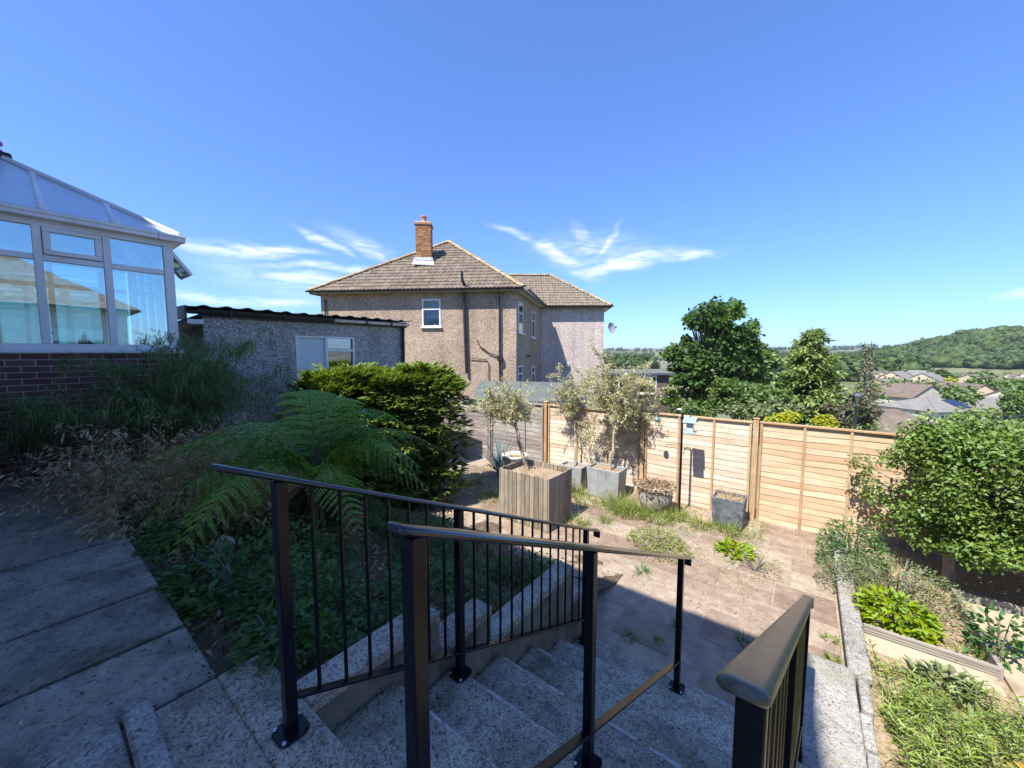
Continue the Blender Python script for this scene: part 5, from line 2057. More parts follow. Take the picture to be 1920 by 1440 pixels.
leafy('broad_weed', (-3.05, .85, -.12), 'dark broad leaved weed clump beside the middle of the path', 'weed', L_nettle, 700, .36, .32, .055, .03)
leafy('broad_weed', (-4.55, .66, -.08), 'small bright weed at the far path edge below dry grass', 'weed', L_nandina, 160, .15, .24, .06, .03)
leafy('yellow_flower', (-2.3, 3.1, bed_z(-2.3, 3.1)), 'weed with a small yellow flower behind the railing', 'weed', L_nettle, 260, .25, .4, .06, .03)


def oat_grass(loc, n, hgt, sp, label):
    t = plant('oat_grass', loc, label, 'dry grass', 'clumps of dry plumed grass')
    a = RNG.random(n) * 2 * PI
    P = np.stack([loc[0] + .07 * np.cos(a), loc[1] + .07 * np.sin(a), np.full(n, loc[2])], 1)
    D = np.stack([np.cos(a) * sp, np.sin(a) * sp, np.ones(n)], 1) + RNG.normal(0, .22, (n, 3))
    D = nrm(D)
    L = hgt * (.6 + .6 * RNG.random(n))
    dr = .25 + .5 * RNG.random(n)
    V1 = blades(P, D, L, .009, dr, 4)
    foliage('blade', [V1], L_straw, t)
    # plumes at the ends
    m_ = 9
    tips = P + D * L[:, None] - np.array([[0, 0, 1.0]]) * (L * dr)[:, None]
    T = np.repeat(tips, m_, 0) + RNG.normal(0, .035, (n * m_, 3))
    foliage('plume', [leaf_quads(T, nrm(np.repeat(D, m_, 0) * np.array([[1, 1, .2]]) + RNG.normal(0, .5, (n * m_, 3)) - np.array([[0, 0, .6]])), unit(n * m_), .07, .017)], L_straw, t)
    n2 = n * 2
    a = RNG.random(n2) * 2 * PI
    P = np.stack([loc[0] + .1 * np.cos(a), loc[1] + .1 * np.sin(a), np.full(n2, loc[2])], 1)
    foliage('dead_leaf', [blades(P, np.stack([np.cos(a), np.sin(a), .8 + 0 * a], 1) + RNG.normal(0, .3, (n2, 3)), hgt * .75, .013, .9, 4)], L_straw, t)


for x, y, n, h, s, lab in ((-5.45, .72, 280, 1.15, .45, 'tall plume of dry straw grass next to the brick base'), (-5.0, 1.30, 260, 1.3, .5, 'dry straw grass below the drooping bamboo'),
                           (-4.75, .80, 200, .62, .9, 'low spread of dry straw grass over the path edge'), (-4.30, 1.15, 200, .55, .9, 'low dry grass left of the tree fern'),
                           (-5.6, 1.75, 260, 1.65, .45, 'dry grass plume in front of the grey garage wall'), (-3.95, 1.75, 80, .5, .9, 'dry brown grass behind the tree fern fronds'),
                           (-6.15, .62, 60, .7, .5, 'thin dry grass hanging at the far end of the path')):
    oat_grass((x, y, bed_z(x, y)), n, h, s, lab)


def bamboo(loc, canes, hgt, sp, nl, leaf, label, lw=.011, droop=.5):
    t = plant('bamboo', loc, label, 'bamboo', 'weeping bamboo by the conservatory')
    br = MB()
    axes = []
    for k in range(canes):
        a = random.uniform(0, 2 * PI)
        ln = hgt * random.uniform(.65, 1.1)
        lean = sp * random.uniform(.4, 1.2)
        pts = []
        for i in range(7):
            f = i / 6
            pts.append(Vector((loc[0] + math.cos(a) * lean * (.3 * f + .7 * f * f), loc[1] + math.sin(a) * lean * (.3 * f + .7 * f * f), loc[2] + ln * (f - droop * .55 * f ** 3))))
        br.tube(pts, [.006 - .0045 * i / 6 for i in range(7)], 5)
        for i in range(9):
            f = .50 + .48 * i / 8
            j = min(5, int(f * 6))
            b = pts[j].lerp(pts[j + 1], f * 6 - j)
            aa = random.uniform(0, 2 * PI)
            e = b + Vector((math.cos(aa) * .28, math.sin(aa) * .28, random.uniform(-.18, .12)))
            axes.append((b, e))
    br.build('cane', M_bark, t)
    ix = RNG.integers(0, len(axes), nl)
    f = RNG.random((nl, 1)) ** .7
    A = np.array([tuple(a[0]) for a in axes])[ix]
    B = np.array([tuple(a[1]) for a in axes])[ix]
    P = A + (B - A) * f + RNG.normal(0, .02, (nl, 3))
    D = nrm(nrm(B - A) * .5 + RNG.normal(0, .45, (nl, 3)) - np.array([[0, 0, .55]]))
    foliage('foliage', [blades(P, D, leaf * (.6 + .7 * RNG.random(nl)), lw, .15 + 0 * P[:, 0], 2)], L_bamboo, t)


bamboo((-6.25, 1.05, bed_z(-6.2, 1.05)), 34, 2.15, .95, 7000, .14, 'dense weeping bamboo against the brick base of the conservatory')
bamboo((-6.25, 1.55, bed_z(-6.2, 1.5)), 28, 2.75, .75, 4600, .16, 'tall weeping bamboo at the conservatory corner')
bamboo((-5.9, 2.1, bed_z(-5.9, 2.1)), 9, 2.4, .9, 800, .15, 'thin drooping bamboo shoots before the pebbledash wall')
bamboo((-6.95, .02, -.02), 14, 1.45, .5, 1900, .13, 'wispy bamboo at the far left against the brick wall')


# ------------------------------------------------------------------ terrace on the right
def big_shrub():
    t = plant('big_shrub', (1.62, 6.95, -1.36), 'big rounded glossy green shrub overhanging the terrace at the fence', 'shrub')
    MB().tube(grow((1.50, 6.88, -1.42), (1.62, 7.0, -.35), 5, .05, 4), [.065, .058, .052, .05, .045, .04], 10).build('trunk', M_palebark, t)
    br = MB()
    cen, rad = [], []
    rr = random.Random(21)
    for k in range(330):
        a = rr.uniform(0, 2 * PI)
        zz = rr.uniform(-1, 1)
        s = math.sqrt(1 - zz * zz)
        f = rr.uniform(.62, 1.0)
        ex = 1.18 if math.cos(a) < 0 else 2.3
        p = Vector((2.16 + ex * s ** .4 * math.cos(a) * f, 6.85 + .95 * s * math.sin(a) * f, -.06 + .80 * math.copysign(abs(zz) ** .55, zz) * f))
        if zz < -.3:
            p.z = max(p.z, -.95)
        if p.y > 7.72:
            p.y = 7.72
        cen.append(tuple(p))
        rad.append(rr.uniform(.15, .27))
        if k % 3 == 0:
            br.tube([(1.62, 7.0, -.4), Vector((1.7, 6.95, -.25)).lerp(p, .5), p], [.02, .012, .004], 5)
    for q in ((.70, 7.5, -.10), (.86, 7.4, -.55), (.98, 7.3, .05), (1.0, 7.25, -.85), (.80, 7.55, -.35)):
        cen.append(q)
        rad.append(.17)
        br.tube([(1.4, 7.0, -.4), q], [.012, .004], 5)
    br.build('branch', M_bark, t)
    V = clump_leaves(cen, rad, 150, .052, .032, .6, .35, .85)
    foliage('crown', [V], L_shrub, t)


big_shrub()
leafy('fresh_shrub', (.60, 6.72, -1.42), 'fresh green shrub at the far end of the edging wall', 'shrub', L_nandina, 1500, .36, .72, .055, .022)
leafy('grey_shrub', (.95, 6.05, -1.37), 'grey green low shrub behind the lime green plant', 'shrub', L_greygreen, 3400, .56, .48, .036, .013, six=False, stems=30)
leafy('grey_shrub', (.52, 6.15, -1.40), 'grey green trailing shrub spilling over the edging wall', 'shrub', L_greygreen, 1300, .32, .36, .034, .013, six=False, stems=16)
leafy('lime_plant', (.86, 5.46, -1.37), 'lime green leafy plant behind the ribbed timber board', 'plant', L_lime, 640, .29, .34, .095, .042)
leafy('rose_stem', (1.55, 5.42, -1.36), 'straggly dark green seedling at the corner of the sandy path', 'plant', L_nandina, 210, .20, .52, .07, .04, stems=6)
leafy('silver_leaf_plant', (1.05, 4.62, -1.36), 'broad silver green leaf rosette in front of the sandy strip', 'plant', L_greygreen, 80, .19, .18, .13, .05)


def stem_weeds(name, label, x0, x1, y0, y1, n, h, m, zb=-1.36):
    parts, st = [], MB()
    for k in range(n):
        x, y = random.uniform(x0, x1), random.uniform(y0, y1)
        hh = h * random.uniform(.5, 1.15)
        a = random.uniform(0, 2 * PI)
        tip = Vector((x + math.cos(a) * .14 * hh * 2, y + math.sin(a) * .14 * hh * 2, zb + hh))
        st.tube([(x, y, zb), Vector((x, y, zb)).lerp(tip, .55) + Vector((0, 0, .03)), tip], [.004, .003, .0015], 4)
        nl = 26
        f = np.linspace(.15, 1.0, nl)[:, None]
        P = np.array([[x, y, zb]]) * (1 - f) + np.array([tuple(tip)]) * f
        aa = np.arange(nl) * 2.4 + random.random() * 6
        D = np.stack([np.cos(aa), np.sin(aa), .35 + .3 * RNG.random(nl)], 1) + RNG.normal(0, .15, (nl, 3))
        parts.append(leaf6(P, D, np.array([[0, 0, 1.0]]) + RNG.normal(0, .3, (nl, 3)), .042 + .04 * RNG.random(nl), .009 + .005 * RNG.random(nl), .1))
    V, F = merge(parts)
    o = np_mesh(name, V, F, m)
    tag(o, label, 'weeds', kind='stuff')
    s = st.build('stem', M_bark, o)
    tag(s, kind='stuff')
    return o


stem_weeds('terrace_weeds', 'tangle of narrow leaved green weeds filling the near terrace', .60, 2.6, 2.6, 4.55, 400, .29, L_weed2)
n = 3200
X, Y = RNG.uniform(.55, 2.7, n), RNG.uniform(2.4, 4.75, n)
tag(foliage('terrace_grass', [blades(np.stack([X, Y, np.full(n, -1.37)], 1), unit(n) * .8 + np.array([[0, 0, .8]]), .10 + .22 * RNG.random(n), .007, .5)], L_weed2, None), 'fine grass between the terrace weeds', 'grass', kind='stuff')
tag(foliage('dead_straw', [blades(np.stack([X[:3000], Y[:3000], np.full(3000, -1.35)], 1), unit(3000) * np.array([[1, 1, .3]]) + np.array([[0, 0, .25]]), .10 + .2 * RNG.random(3000), .005, .3)], L_straw, None), 'dead straw among the terrace weeds', 'straw', kind='stuff')
leafy('turning_plant', (1.32, 3.62, -1.36), 'weed with yellow and orange turning leaves in the near terrace', 'plant', L_orange, 230, .17, .34, .07, .022)
leafy('willow_seedling', (1.60, 4.32, -1.36), 'upright leafy seedling among the near terrace weeds', 'plant', L_weed, 260, .16, .46, .08, .02)
n = 2600
X, Y = RNG.uniform(.6, 3.4, n), RNG.uniform(4.6, 7.7, n)
ok = ~((X > 1.47) & (X < 2.1) & (Y < 6.46))
X, Y = X[ok], Y[ok]
n = len(X)
tag(foliage('terrace_litter', [leaf_quads(np.stack([X, Y, np.full(n, -1.335)], 1), unit(n) * np.array([[1, 1, .2]]), np.array([[0, 0, 1.0]]) + RNG.normal(0, .3, (n, 3)), .045, .02)], L_straw, None), 'dry leaves lying on the terrace beds', 'leaf litter', kind='stuff')
tuft('terrace_grass_tuft', (1.28, 5.28, -1.36), 'thin grass beside the lime green plant', 'grass', L_weed, 80, .20, .007, .5, .14, .7)


# bits that gather on the concrete
def bits(name, label, cat, P, m, L, Wd, up=.2):
    n = len(P)
    tag(foliage(name, [leaf_quads(P, unit(n) * np.array([[1, 1, up]]), np.array([[0, 0, 1.0]]) + RNG.normal(0, .35, (n, 3)), L * (.5 + RNG.random(n)), Wd)], m, None), label, cat, kind='stuff')


P = []
for k in range(150):
    P.append((random.uniform(-7, -.9), random.uniform(-.7, .46), .004))
for i in range(1, 7):
    for k in range(26):
        P.append((random.uniform(XL + .02, XR - .02), NOSE[i - 1] + abs(random.gauss(0, .12)) % .4 + .01, -RISE * i + .006))
for k in range(60):
    P.append((random.uniform(.12, .43), random.uniform(2.1, 4.2), -1.198))
bits('dead_leaf_bits', 'dry leaf bits lying on path and steps', 'leaf litter', np.array(P), L_straw, .022, .010)
P = []
for i in range(1, 7):
    for k in range(150):
        x = random.uniform(XL, XR)
        if math.sin(x * 5 + i * 2.1) + random.uniform(-.6, .6) > .2:
            P.append((x, NOSE[i - 1] + abs(random.gauss(0, .010)) + .002, -RISE * i + .004))
for xx in xj[1:]:
    for k in range(70):
        y = random.uniform(-.75, .48)
        if math.sin(y * 6 + xx * 3) + random.uniform(-.7, .7) > .3:
            P.append((xx + random.gauss(0, .008), y, -.008))
for k in range(260):
    P.append((random.uniform(-7, -2.1), .487 + random.gauss(0, .02), -.012))
for k in range(160):
    P.append((-1.642 + abs(random.gauss(0, .012)), random.uniform(.72, 3.2), 0))
P = [(x, y, z if z else -RISE * (sum(1 for q in NOSE if q < y)) + .004) for x, y, z in P]
bits('moss', 'moss and tiny weeds in the joints of path and steps', 'moss', np.array(P), L_nettle, .022, .012, 1.0)

# ------------------------------------------------------------------ trees beyond the fence
def ground_at(p):
    x = p[0] * UY + p[1] * UX
    y = -p[0] * UX + p[1] * UY
    return terrain(x, y)


def broad_tree(px, d, outline, label, m, leaf, nper, seed, group=None, name='broadleaf_tree', trunk_m=None, flat=.8):
    """outline: (px, py, radius px) lumps seen at distance d; depth is spread as far as the crown is wide."""
    rr = random.Random(seed)
    base = at(px, 700, d)
    base.z = ground_at(base)
    t = plant(name, base, label, 'tree', group)
    cen, rad = [], []
    k = d / 720.0
    xs = [o[0] for o in outline]
    half = (max(xs) - min(xs)) / 2 * k
    xm = (max(xs) + min(xs)) / 2
    for ox, oy, orad in outline:
        w = max(0.0, 1 - ((ox - xm) * k / max(half, .1)) ** 2) ** .5
        reps = 2 if orad * k > .35 else 1
        for j in range(reps):
            dd = d + rr.uniform(-1, 1) * half * w * .8
            cen.append(tuple(at(ox + rr.uniform(-4, 4), oy + rr.uniform(-4, 4), dd)))
            rad.append(orad * k * rr.uniform(.8, 1.15))
    top = max(c[2] for c in cen)
    h = top - base.z
    tr = grow(base, (base.x + rr.uniform(-.2, .2), base.y, base.z + h * .72), 7, .12, seed)
    MB().tube(tr, [.028 * h * (1 - .85 * i / 7) for i in range(8)], 9).build('trunk', trunk_m or M_bark, t)
    br = MB()
    for i in range(0, len(cen), 2):
        c = Vector(cen[i])
        f = max(.25, min(.95, (c.z - base.z) / h - .2))
        j = min(6, int(f * 7))
        br.tube([tr[j], tr[j].lerp(c, .5) + Vector((0, 0, .1)), c], [.010 * h, .006 * h, .002 * h], 5)
    br.build('limb', trunk_m or M_bark, t)
    foliage('crown', [clump_leaves(cen, rad, nper, leaf, leaf * .75, .55, .3, flat)], m, t)
    return t


def lumps(seed, n, cx, cy, rx, ry, r0, r1, shape=None):
    rr = random.Random(seed)
    out = []
    while len(out) < n:
        a, f = rr.uniform(0, 2 * PI), math.sqrt(rr.random())
        x, y = cx + rx * f * math.cos(a), cy + ry * f * math.sin(a)
        if shape and not shape(x, y):
            continue
        out.append((x, y, rr.uniform(r0, r1)))
    return out


syc = lumps(1, 44, 1355, 605, 62, 36, 9, 17) + lumps(2, 58, 1345, 668, 90, 52, 10, 18) + lumps(3, 34, 1318, 728, 58, 38, 9, 17) \
    + [(1268, 655, 14), (1440, 660, 13), (1452, 676, 10), (1385, 592, 12), (1298, 600, 12), (1338, 586, 13), (1352, 580, 12), (1412, 622, 13), (1284, 688, 14), (1265, 690, 12), (1408, 648, 15), (1430, 690, 12), (1262, 665, 12)]
broad_tree(1322, 26.0, syc, 'tall dark sycamore rising above the fence left of the conifer', L_syc, .27, 52, 5)


def conifer(px, d, ytop, ybase, wid, label, m, n_whorl, spray, seed, dens=1.0, name='conifer_tree', droop=.35, lean=0):
    rr = random.Random(seed)
    k = d / 720.0
    top = at(px + lean, ytop, d)
    base = at(px, ybase, d)
    gz = ground_at(base)
    t = plant(name, (base.x, base.y, gz), label, 'tree')
    h = top.z - base.z
    MB().tube([(base.x, base.y, gz - .2), base, base.lerp(top, .6), top], [.14, .12, .06, .012], 8).build('trunk', M_bark, t)
    br, parts = MB(), []
    for w in range(n_whorl):
        f = (w + rr.uniform(-.3, .3)) / n_whorl
        f = max(0.0, min(1, f))
        c = base.lerp(top, f)
        reach = wid * k * ((1 - f) ** .8 * .92 + .05) * rr.uniform(.78, 1.12)
        nb_ = 5 if f < .8 else 4
        for j in range(nb_):
            a = rr.uniform(0, 2 * PI)
            rch = reach * rr.uniform(.65, 1.1)
            e = c + Vector((math.cos(a) * rch, math.sin(a) * rch, -droop * rch * rr.uniform(.3, 1.1) + (.25 * rch if f > .8 else 0)))
            br.tube([c, c.lerp(e, .5) + Vector((0, 0, .08 * rch)), e], [.02, .012, .004], 4)
            n = max(6, int(60 * dens * rch / 1.2))
            ff = RNG.random((n, 1)) ** .6
            P = np.array([tuple(c)]) + (np.array(e) - np.array(c))[None] * ff + RNG.normal(0, .07, (n, 3)) * np.array([[1, 1, .6]]) * (1 + rch)
            P[:, 2] += .08 * rch * np.sin(ff[:, 0] * PI)
            D = np.array([[math.cos(a), math.sin(a), -.25]]) + RNG.normal(0, .55, (n, 3))
            parts.append(leaf_quads(P, D, np.array([[0, 0, 1.0]]) + RNG.normal(0, .3, (n, 3)), spray * (.6 + .7 * RNG.random(n)), spray * .45))
    br.build('branch', M_bark, t)
    foliage('crown', parts, m, t)
    return t


conifer(1525, 19.0, 616, 796, 92, 'full blue green conifer behind the middle of the fence', L_con, 34, .24, 3, 2.1)
conifer(1490, 21.0, 636, 780, 34, 'narrow conifer just left of the full one', L_con, 24, .22, 4, 1.7)
conifer(1622, 21.0, 640, 800, 26, 'thin sparse brownish conifer right of the full one', L_bare, 24, .16, 6, .42, droop=.2)
conifer(1634, 21.5, 638, 800, 20, 'second thin sparse conifer with a bare double stem', L_bare, 22, .15, 7, .35, droop=.2)

bushes = [
    (1385, 17.0, lumps(11, 34, 1382, 742, 52, 32, 10, 17), 'rounded mid green bush in front of the sycamore', L_bush, .12),
    (1450, 19.0, lumps(12, 40, 1452, 746, 54, 34, 8, 14), 'loose pale green tree between sycamore and conifer', L_bush, .16),
    (1440, 15.0, lumps(13, 40, 1430, 770, 75, 16, 8, 13), 'low olive green bush just over the fence', L_greygreen, .10),
    (1292, 15.5, lumps(14, 20, 1300, 774, 44, 10, 6, 11), 'bright green shrub at the foot of the sycamore', L_bush, .09),
    (1470, 12.5, lumps(15, 20, 1470, 784, 34, 9, 6, 9), 'golden yellow shrub peeping over the fence', L_yellow, .07),
    (1545, 12.0, lumps(16, 12, 1545, 791, 18, 8, 6, 8), 'smaller golden shrub below the full conifer', L_yellow, .07),
    (1590, 15.5, lumps(17, 26, 1598, 770, 46, 28, 6, 11), 'wispy grey green bush around the lamp post', L_bare, .09),
    (1265, 14.0, lumps(18, 10, 1262, 752, 16, 26, 6, 10), 'light green bush right of the brick outbuilding', L_bush, .10),
    (1425, 26.0, lumps(19, 14, 1425, 690, 22, 30, 8, 12), 'grey green tree behind the sycamore on its right', L_con, .2),
]
for i, (px, d, o, lab, m_, lf) in enumerate(bushes):
    broad_tree(px, d, o, lab, m_, lf * 1.25, 110, 40 + i, 'bushes and trees beyond the fence', 'garden_bush')

# ------------------------------------------------------------------ lamp post in the next garden
lp = at(1603, 800, 11.5)
ltop = at(1603, 738, 11.5)
gz = ground_at(lp)
lt = thing('lamp_post', (lp.x, lp.y, gz), 'black lantern style garden lamp post just beyond the fence', 'lamp post')
M_iron = mat('painted iron', (.03, .04, .06), (.05, .06, .08), 8, .4)
MB().lathe((lp.x, lp.y, gz), [(.10, 0), (.10, .1), (.06, .16), (.045, .5), (.05, .55), (.035, .6), (.03, ltop.z - gz - .42), (.05, ltop.z - gz - .40), (.03, ltop.z - gz - .36), (.03, ltop.z - gz - .30)], 12).build('column', M_iron, lt, smooth=True)
z0 = ltop.z - .30
MB().lathe((lp.x, lp.y, z0), [(.05, 0), (.11, .22), (.105, .22)], 6).build('glass_lantern', M_pane, lt)
m = MB()
for k in range(6):
    a = PI * k / 3
    m.bar((lp.x + .05 * math.cos(a), lp.y + .05 * math.sin(a), z0), (lp.x + .112 * math.cos(a), lp.y + .112 * math.sin(a), z0 + .22), .012, .012)
m.build('lantern_bar', M_iron, lt)
MB().lathe((lp.x, lp.y, z0 + .22), [(.14, 0), (.14, .015), (.07, .09), (.03, .11), (.02, .14), (.005, .17)], 6).build('lantern_cap', M_iron, lt)

# ------------------------------------------------------------------ houses down the valley
M_cream = mat('cream stone wall', (.50, .40, .26), (.58, .47, .32), 2, .9)
M_whiteh = mat('white painted wall', (.50, .45, .37), (.60, .55, .47), 2, .9)
M_rooff = mat('far grey roof', (.165, .155, .138), (.23, .215, .19), 1.2, .9)
M_roofb = mat('far brown roof', (.125, .095, .07), (.185, .145, .11), 1.5, .9, .4, 12, .02)
M_wind = mat('far window', (.05, .06, .07), None, rough=.2)


LAST = {}


def far_house(px, py, d, w, dep, h, rise, rot, wall, roof_m, label, hip=False, nwin=3, solar=False, storeys=1):
    """py: pixel height of the eave at distance d."""
    c = at(px, py, d)
    zg = min(ground_at(c), c.z - h) - .6
    t = thing('far_house', (c.x, c.y, zg), label, 'house', 'houses in the valley')
    rz = YAW + rot
    R = Matrix.Rotation(rz, 3, 'Z')

    def q(x, y, z):
        v = R @ Vector((x, y, 0))
        return Vector((c.x + v.x, c.y + v.y, z))
    ez = c.z
    m = MB()
    m.hexa([q(-w / 2, -dep / 2, zg), q(w / 2, -dep / 2, zg), q(w / 2, dep / 2, zg), q(-w / 2, dep / 2, zg),
            q(-w / 2, -dep / 2, ez), q(w / 2, -dep / 2, ez), q(w / 2, dep / 2, ez), q(-w / 2, dep / 2, ez)])
    if not hip:
        for x in (-w / 2, w / 2):
            m.add([q(x, -dep / 2, ez), q(x, dep / 2, ez), q(x, 0, ez + rise)], [(0, 1, 2)])
    wl = m.build('wall', wall, t)
    o, r = .35, MB()
    hx = dep / 2 if hip else 0
    dz = o * rise / (dep / 2)
    x0, x1 = -w / 2 - o * (1 if hip else .6), w / 2 + o * (1 if hip else .6)
    rx0, rx1 = (-w / 2 + hx, w / 2 - hx) if hip else (x0, x1)
    r.slab([q(x0, -dep / 2 - o, ez - dz), q(x1, -dep / 2 - o, ez - dz), q(rx1, 0, ez + rise), q(rx0, 0, ez + rise)], -.12)
    r.slab([q(x1, dep / 2 + o, ez - dz), q(x0, dep / 2 + o, ez - dz), q(rx0, 0, ez + rise), q(rx1, 0, ez + rise)], -.12)
    if hip:
        r.slab([q(x1, -dep / 2 - o, ez - dz), q(x1, dep / 2 + o, ez - dz), q(rx1, 0, ez + rise)], -.12)
        r.slab([q(x0, dep / 2 + o, ez - dz), q(x0, -dep / 2 - o, ez - dz), q(rx0, 0, ez + rise)], -.12)
    rf = r.build('roof', roof_m, t)
    LAST['house'] = (t, 'cream' if wall is M_cream else 'off white', 'grey' if roof_m is M_rooff else 'brown')
    rows = [ez - 1.15] if storeys == 1 else [ez - 1.05, ez - 3.6]
    for zc in rows:
        for k in range(nwin):
            x = -w / 2 + w * (k + .5) / nwin
            wn = MB().box(q(x, -dep / 2 - .03, zc), (1.5, .1, 1.2), rz=rz).build('window', M_white, t)
            for s in (-1, 1):
                MB().box(q(x + s * .34, -dep / 2 - .07, zc), (.6, .06, 1.0), rz=rz).build('pane', M_wind, wn)
        for sx in (-1, 1):
            wn = MB().box(q(sx * (w / 2 + .03), 0, zc), (.1, 1.3, 1.1), rz=rz).build('window', M_white, t)
            MB().box(q(sx * (w / 2 + .07), 0, zc), (.06, 1.1, .9), rz=rz).build('pane', M_wind, wn)
    if solar:
        a, b = q(w * .05, -dep / 2 * .9, ez + rise * .14), q(w * .3, -dep / 2 * .9, ez + rise * .14)
        c2, d2 = q(w * .3, -dep / 2 * .3, ez + rise * .74), q(w * .05, -dep / 2 * .3, ez + rise * .74)
        MB().slab([v + Vector((0, 0, .17)) for v in (a, b, c2, d2)], .06).build('solar_panel', mat('solar panel', (.02, .025, .05), None, rough=.15), rf)
    return t


far_house(1680, 710, 135, 11, 8, 5.2, 2.6, .55, M_cream, M_rooff, 'cream two storey house with grey roof, leftmost below the wood', storeys=2, nwin=3)
far_house(1737, 712, 132, 11, 8, 5.2, 2.4, .55, M_cream, M_rooff, 'cream two storey house with balcony side, second from the left', storeys=2, nwin=3)
far_house(1662, 722, 120, 9, 6, 2.5, 1.8, .35, M_cream, M_rooff, 'white bungalow behind the thin sparse conifers')
far_house(1733, 732, 95, 15, 7, 2.8, 2.0, .12, M_whiteh, M_roofb, 'long white bungalow with brown roof in mid valley', nwin=5)
far_house(1698, 741, 76, 8, 9, 2.8, 2.3, 1.75, M_whiteh, M_roofb, 'white gabled bungalow facing the garden', nwin=2)
far_house(1742, 764, 62, 9.5, 8, 2.8, 1.7, .15, M_whiteh, M_rooff, 'bungalow with dark solar panel on its grey hipped roof', hip=True, solar=True)
far_house(1660, 806, 36, 8.5, 7, 2.6, 1.9, -.1, M_whiteh, M_roofb, 'nearest bungalow with broad brown roof behind the fence', hip=True)
far_house(1842, 766, 74, 13, 9, 2.8, 2.2, .1, M_cream, M_rooff, 'grey roofed bungalow above the big shrub', hip=True, nwin=4)
far_house(1815, 738, 100, 8, 8, 3.6, 2.6, 1.4, M_cream, M_roofb, 'cream gabled house beside the pointed golden tree', nwin=2)
far_house(1885, 722, 120, 18, 8, 3.0, 2.2, .2, M_cream, M_roofb, 'long brown house at the right edge below the wood', nwin=5)
far_house(1915, 745, 84, 10, 8, 3.0, 2.2, .3, M_whiteh, M_roofb, 'brown roofed house at the extreme right edge')
far_house(1428, 684, 230, 14, 9, 5.0, 2.6, .2, M_whiteh, M_rooff, 'white house glimpsed through the sycamore', storeys=2)
vt = [
    (1855, 112, lumps(60, 26, 1855, 728, 40, 18, 7, 12), 'broad light green tree among the valley houses', L_bush, .9),
    (1793, 104, lumps(61, 14, 1795, 738, 24, 14, 6, 9), 'dark green tree beside the cream gabled house', L_syc, .9),
    (1783, 108, lumps(62, 8, 1783, 716, 6, 10, 4, 6), 'small pointed golden tree below the wood', L_yellow, .6),
    (1770, 88, lumps(63, 12, 1772, 742, 22, 10, 5, 8), 'green hedge tree in front of the long bungalow', L_bush, .7),
    (1905, 66, lumps(64, 16, 1900, 752, 22, 14, 6, 10), 'green bush at the right edge above the big shrub', L_bush, .6),
    (1672, 120, lumps(65, 10, 1640, 722, 20, 8, 4, 7), 'low green trees left of the valley houses', L_bush, .7),
    (1763, 140, lumps(66, 10, 1768, 704, 20, 7, 4, 7), 'dark tree line behind the second cream house', L_syc, 1.0),
]
for i, (px, d, o, lab, m_, lf) in enumerate(vt):
    broad_tree(px, d, o, lab, m_, lf, 30, 80 + i, 'trees among the valley houses', 'valley_tree')


# the rest of the housing estate and its trees
er = random.Random(77)
taken, estate_h, estate_t = [], [], []
cnt = 0
while cnt < 20:
    d = er.uniform(95, 235)
    px = er.uniform(1632, 1935)
    x = (px - 960) / 720 * d
    if any(math.hypot(x - q[0], d - q[1]) < 15 for q in taken) or wood_hill(x, d) > 3.2:
        continue
    taken.append((x, d))
    gz_ = terrain(x, d)
    two = er.random() < .4
    eave = gz_ + (5.0 if two else 2.7)
    py = 662 + (1.5 - eave) * 720 / d
    far_house(px, py, d, er.uniform(8, 13), er.uniform(6.5, 8), 2.6, er.uniform(1.8, 2.6), er.choice((.1, .3, .55, 1.4, 1.8)), er.choice((M_cream, M_cream, M_whiteh)),
              er.choice((M_rooff, M_roofb, M_roofb)), 'small house of the estate between the nearest roofs and the wooded hill', nwin=2, storeys=2 if two else 1)
    estate_h.append((px, two, LAST['house']))
    cnt += 1
cnt = 0
while cnt < 34:
    d = er.uniform(60, 240)
    px = er.uniform(1625, 1935)
    x = (px - 960) / 720 * d
    if any(math.hypot(x - q[0], d - q[1]) < 8 for q in taken):
        continue
    taken.append((x, d))
    py = 662 + (1.5 - terrain(x, d)) * 720 / d
    s_ = er.uniform(2.2, 4.6) * 720 / d
    estate_t.append((px, d, broad_tree(px, d, lumps(200 + cnt, 7, px, py - s_ * 1.0, s_ * .75, s_ * .7, s_ * .35, s_ * .6), 'small garden tree standing among the estate houses', er.choice((L_bush, L_syc, L_bush, L_con)), .75, 34,
               300 + cnt, 'garden trees of the estate', 'estate_tree')))
    cnt += 1


ORD = ['first', 'second', 'third', 'fourth', 'fifth', 'sixth', 'seventh', 'eighth', 'ninth', 'tenth', 'eleventh', 'twelfth', 'thirteenth', 'fourteenth', 'fifteenth',
       'sixteenth', 'seventeenth', 'eighteenth', 'nineteenth', 'twentieth']


def ordinal(i):
    tens = ['', '', 'twenty', 'thirty', 'forty']
    if i < 20:
        return ORD[i]
    i += 1
    return {20: 'twentieth', 30: 'thirtieth', 40: 'fortieth'}.get(i) or tens[i // 10] + ' ' + ORD[i % 10 - 1]


for i, (px, two, (t, wc, rc)) in enumerate(sorted(estate_h, key=lambda q: q[0])):
    t['label'] = '%s %s, %s roof, %s from left among the estate houses' % (wc, 'two storey house' if two else 'bungalow', rc, ordinal(i))
for i, (px, d, t) in enumerate(sorted(estate_t, key=lambda q: q[0])):
    t['label'] = '%s tree of the estate gardens, %s from the left below the wood' % ('nearer' if d < 130 else 'farther', ordinal(i))


# ------------------------------------------------------------------ woods on the hill and the far side of the valley
def icosphere():
    import bmesh
    bm = bmesh.new()
    bmesh.ops.create_icosphere(bm, subdivisions=2, radius=1.0)
    V = np.array([v.co[:] for v in bm.verts])
    F = np.array([[v.index for v in f.verts] for f in bm.faces])
    bm.free()
    return V, F


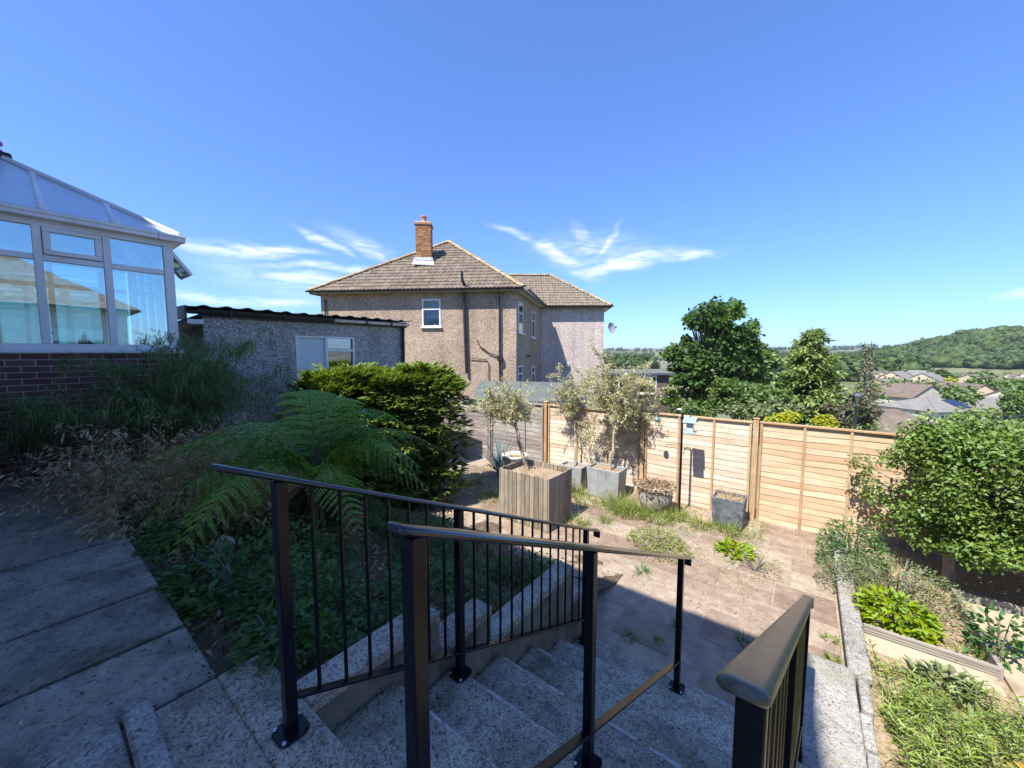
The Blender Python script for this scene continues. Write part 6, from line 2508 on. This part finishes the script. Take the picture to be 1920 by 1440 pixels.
def woodland(name, label, pts, r0, r1, nper, leaf):
    """Tree crowns as lumps of foliage with leaf clusters standing off them."""
    cen, rad = [], []
    for x, y in pts:
        r = random.uniform(r0, r1)
        z = terrain(x, y)
        cen.append(tuple(W(x, y, z + r * .75)))
        rad.append(r)
        for k in range(3):
            a = random.uniform(0, 2 * PI)
            cen.append(tuple(W(x + math.cos(a) * r * .55, y + math.sin(a) * r * .55, z + r * random.uniform(.9, 1.45))))
            rad.append(r * random.uniform(.40, .62))
    C, R = np.array(cen), np.array(rad)
    IV, IF = icosphere()
    n, k = len(C), len(IV)
    J = 1 + .22 * RNG.normal(0, 1, (n, k, 1))
    V = (C[:, None, :] + IV[None] * R[:, None, None] * J * .9 * np.array([[[1, 1, .85]]])).reshape(-1, 3)
    F = (IF[None] + (np.arange(n) * k)[:, None, None]).reshape(-1, 3)
    o = foliage(name, [(V, F), clump_leaves(cen, rad, nper, leaf, leaf * .8, .8, .75, .95, 1.2)], L_wood, None)
    return tag(o, label, 'woodland', kind='stuff')


pts, cell = [], {}
tries = 0
while len(pts) < 2100 and tries < 60000:
    tries += 1
    y = random.uniform(190, 640)
    x = y * random.uniform(.84, 1.55)
    if wood_hill(x, y) < 1.3 + .7 * math.sin(x * .05):
        continue
    key = (int(x / 7.5), int(y / 8.5))
    if key in cell:
        continue
    cell[key] = 1
    pts.append((x, y))
woodland('hill_wood', 'dense dark green wood covering the hill on the right', pts, 4.6, 8.0, 20, 1.7)
pts = []
while len(pts) < 1500:
    y = 220 * (9 ** random.random())
    x = y * random.uniform(.05, 1.05)
    if y < 430 and x > y * .5 and random.random() < .55 or math.sin(x * .012 + 2 * math.sin(y * .004)) + .6 * math.sin(y * .021 + x * .006) > .35:
        pts.append((x, y))
woodland('valley_wood', 'tree belts across the far side of the valley', pts, 4.5, 8.0, 16, 3.4)

# ------------------------------------------------------------------ the air
HAZE = 1.3e-4
hz_m = bpy.data.materials.new('pale air')
hz_m.use_nodes = True
hN, hL = hz_m.node_tree.nodes, hz_m.node_tree.links
hN.clear()
h_out = hN.new('ShaderNodeOutputMaterial')
h_vol = hN.new('ShaderNodeVolumePrincipled')
h_vol.inputs['Color'].default_value = (.80, .88, 1.0, 1)
h_vol.inputs['Density'].default_value = HAZE
h_vol.inputs['Anisotropy'].default_value = .2
hL.new(h_vol.outputs[0], h_out.inputs['Volume'])
haze = MB().span(-4750, 4750, -4750, 4750, -30, 75).build('haze', hz_m)
tag(haze, 'pale summer haze in the air of the valley', 'haze', kind='stuff')
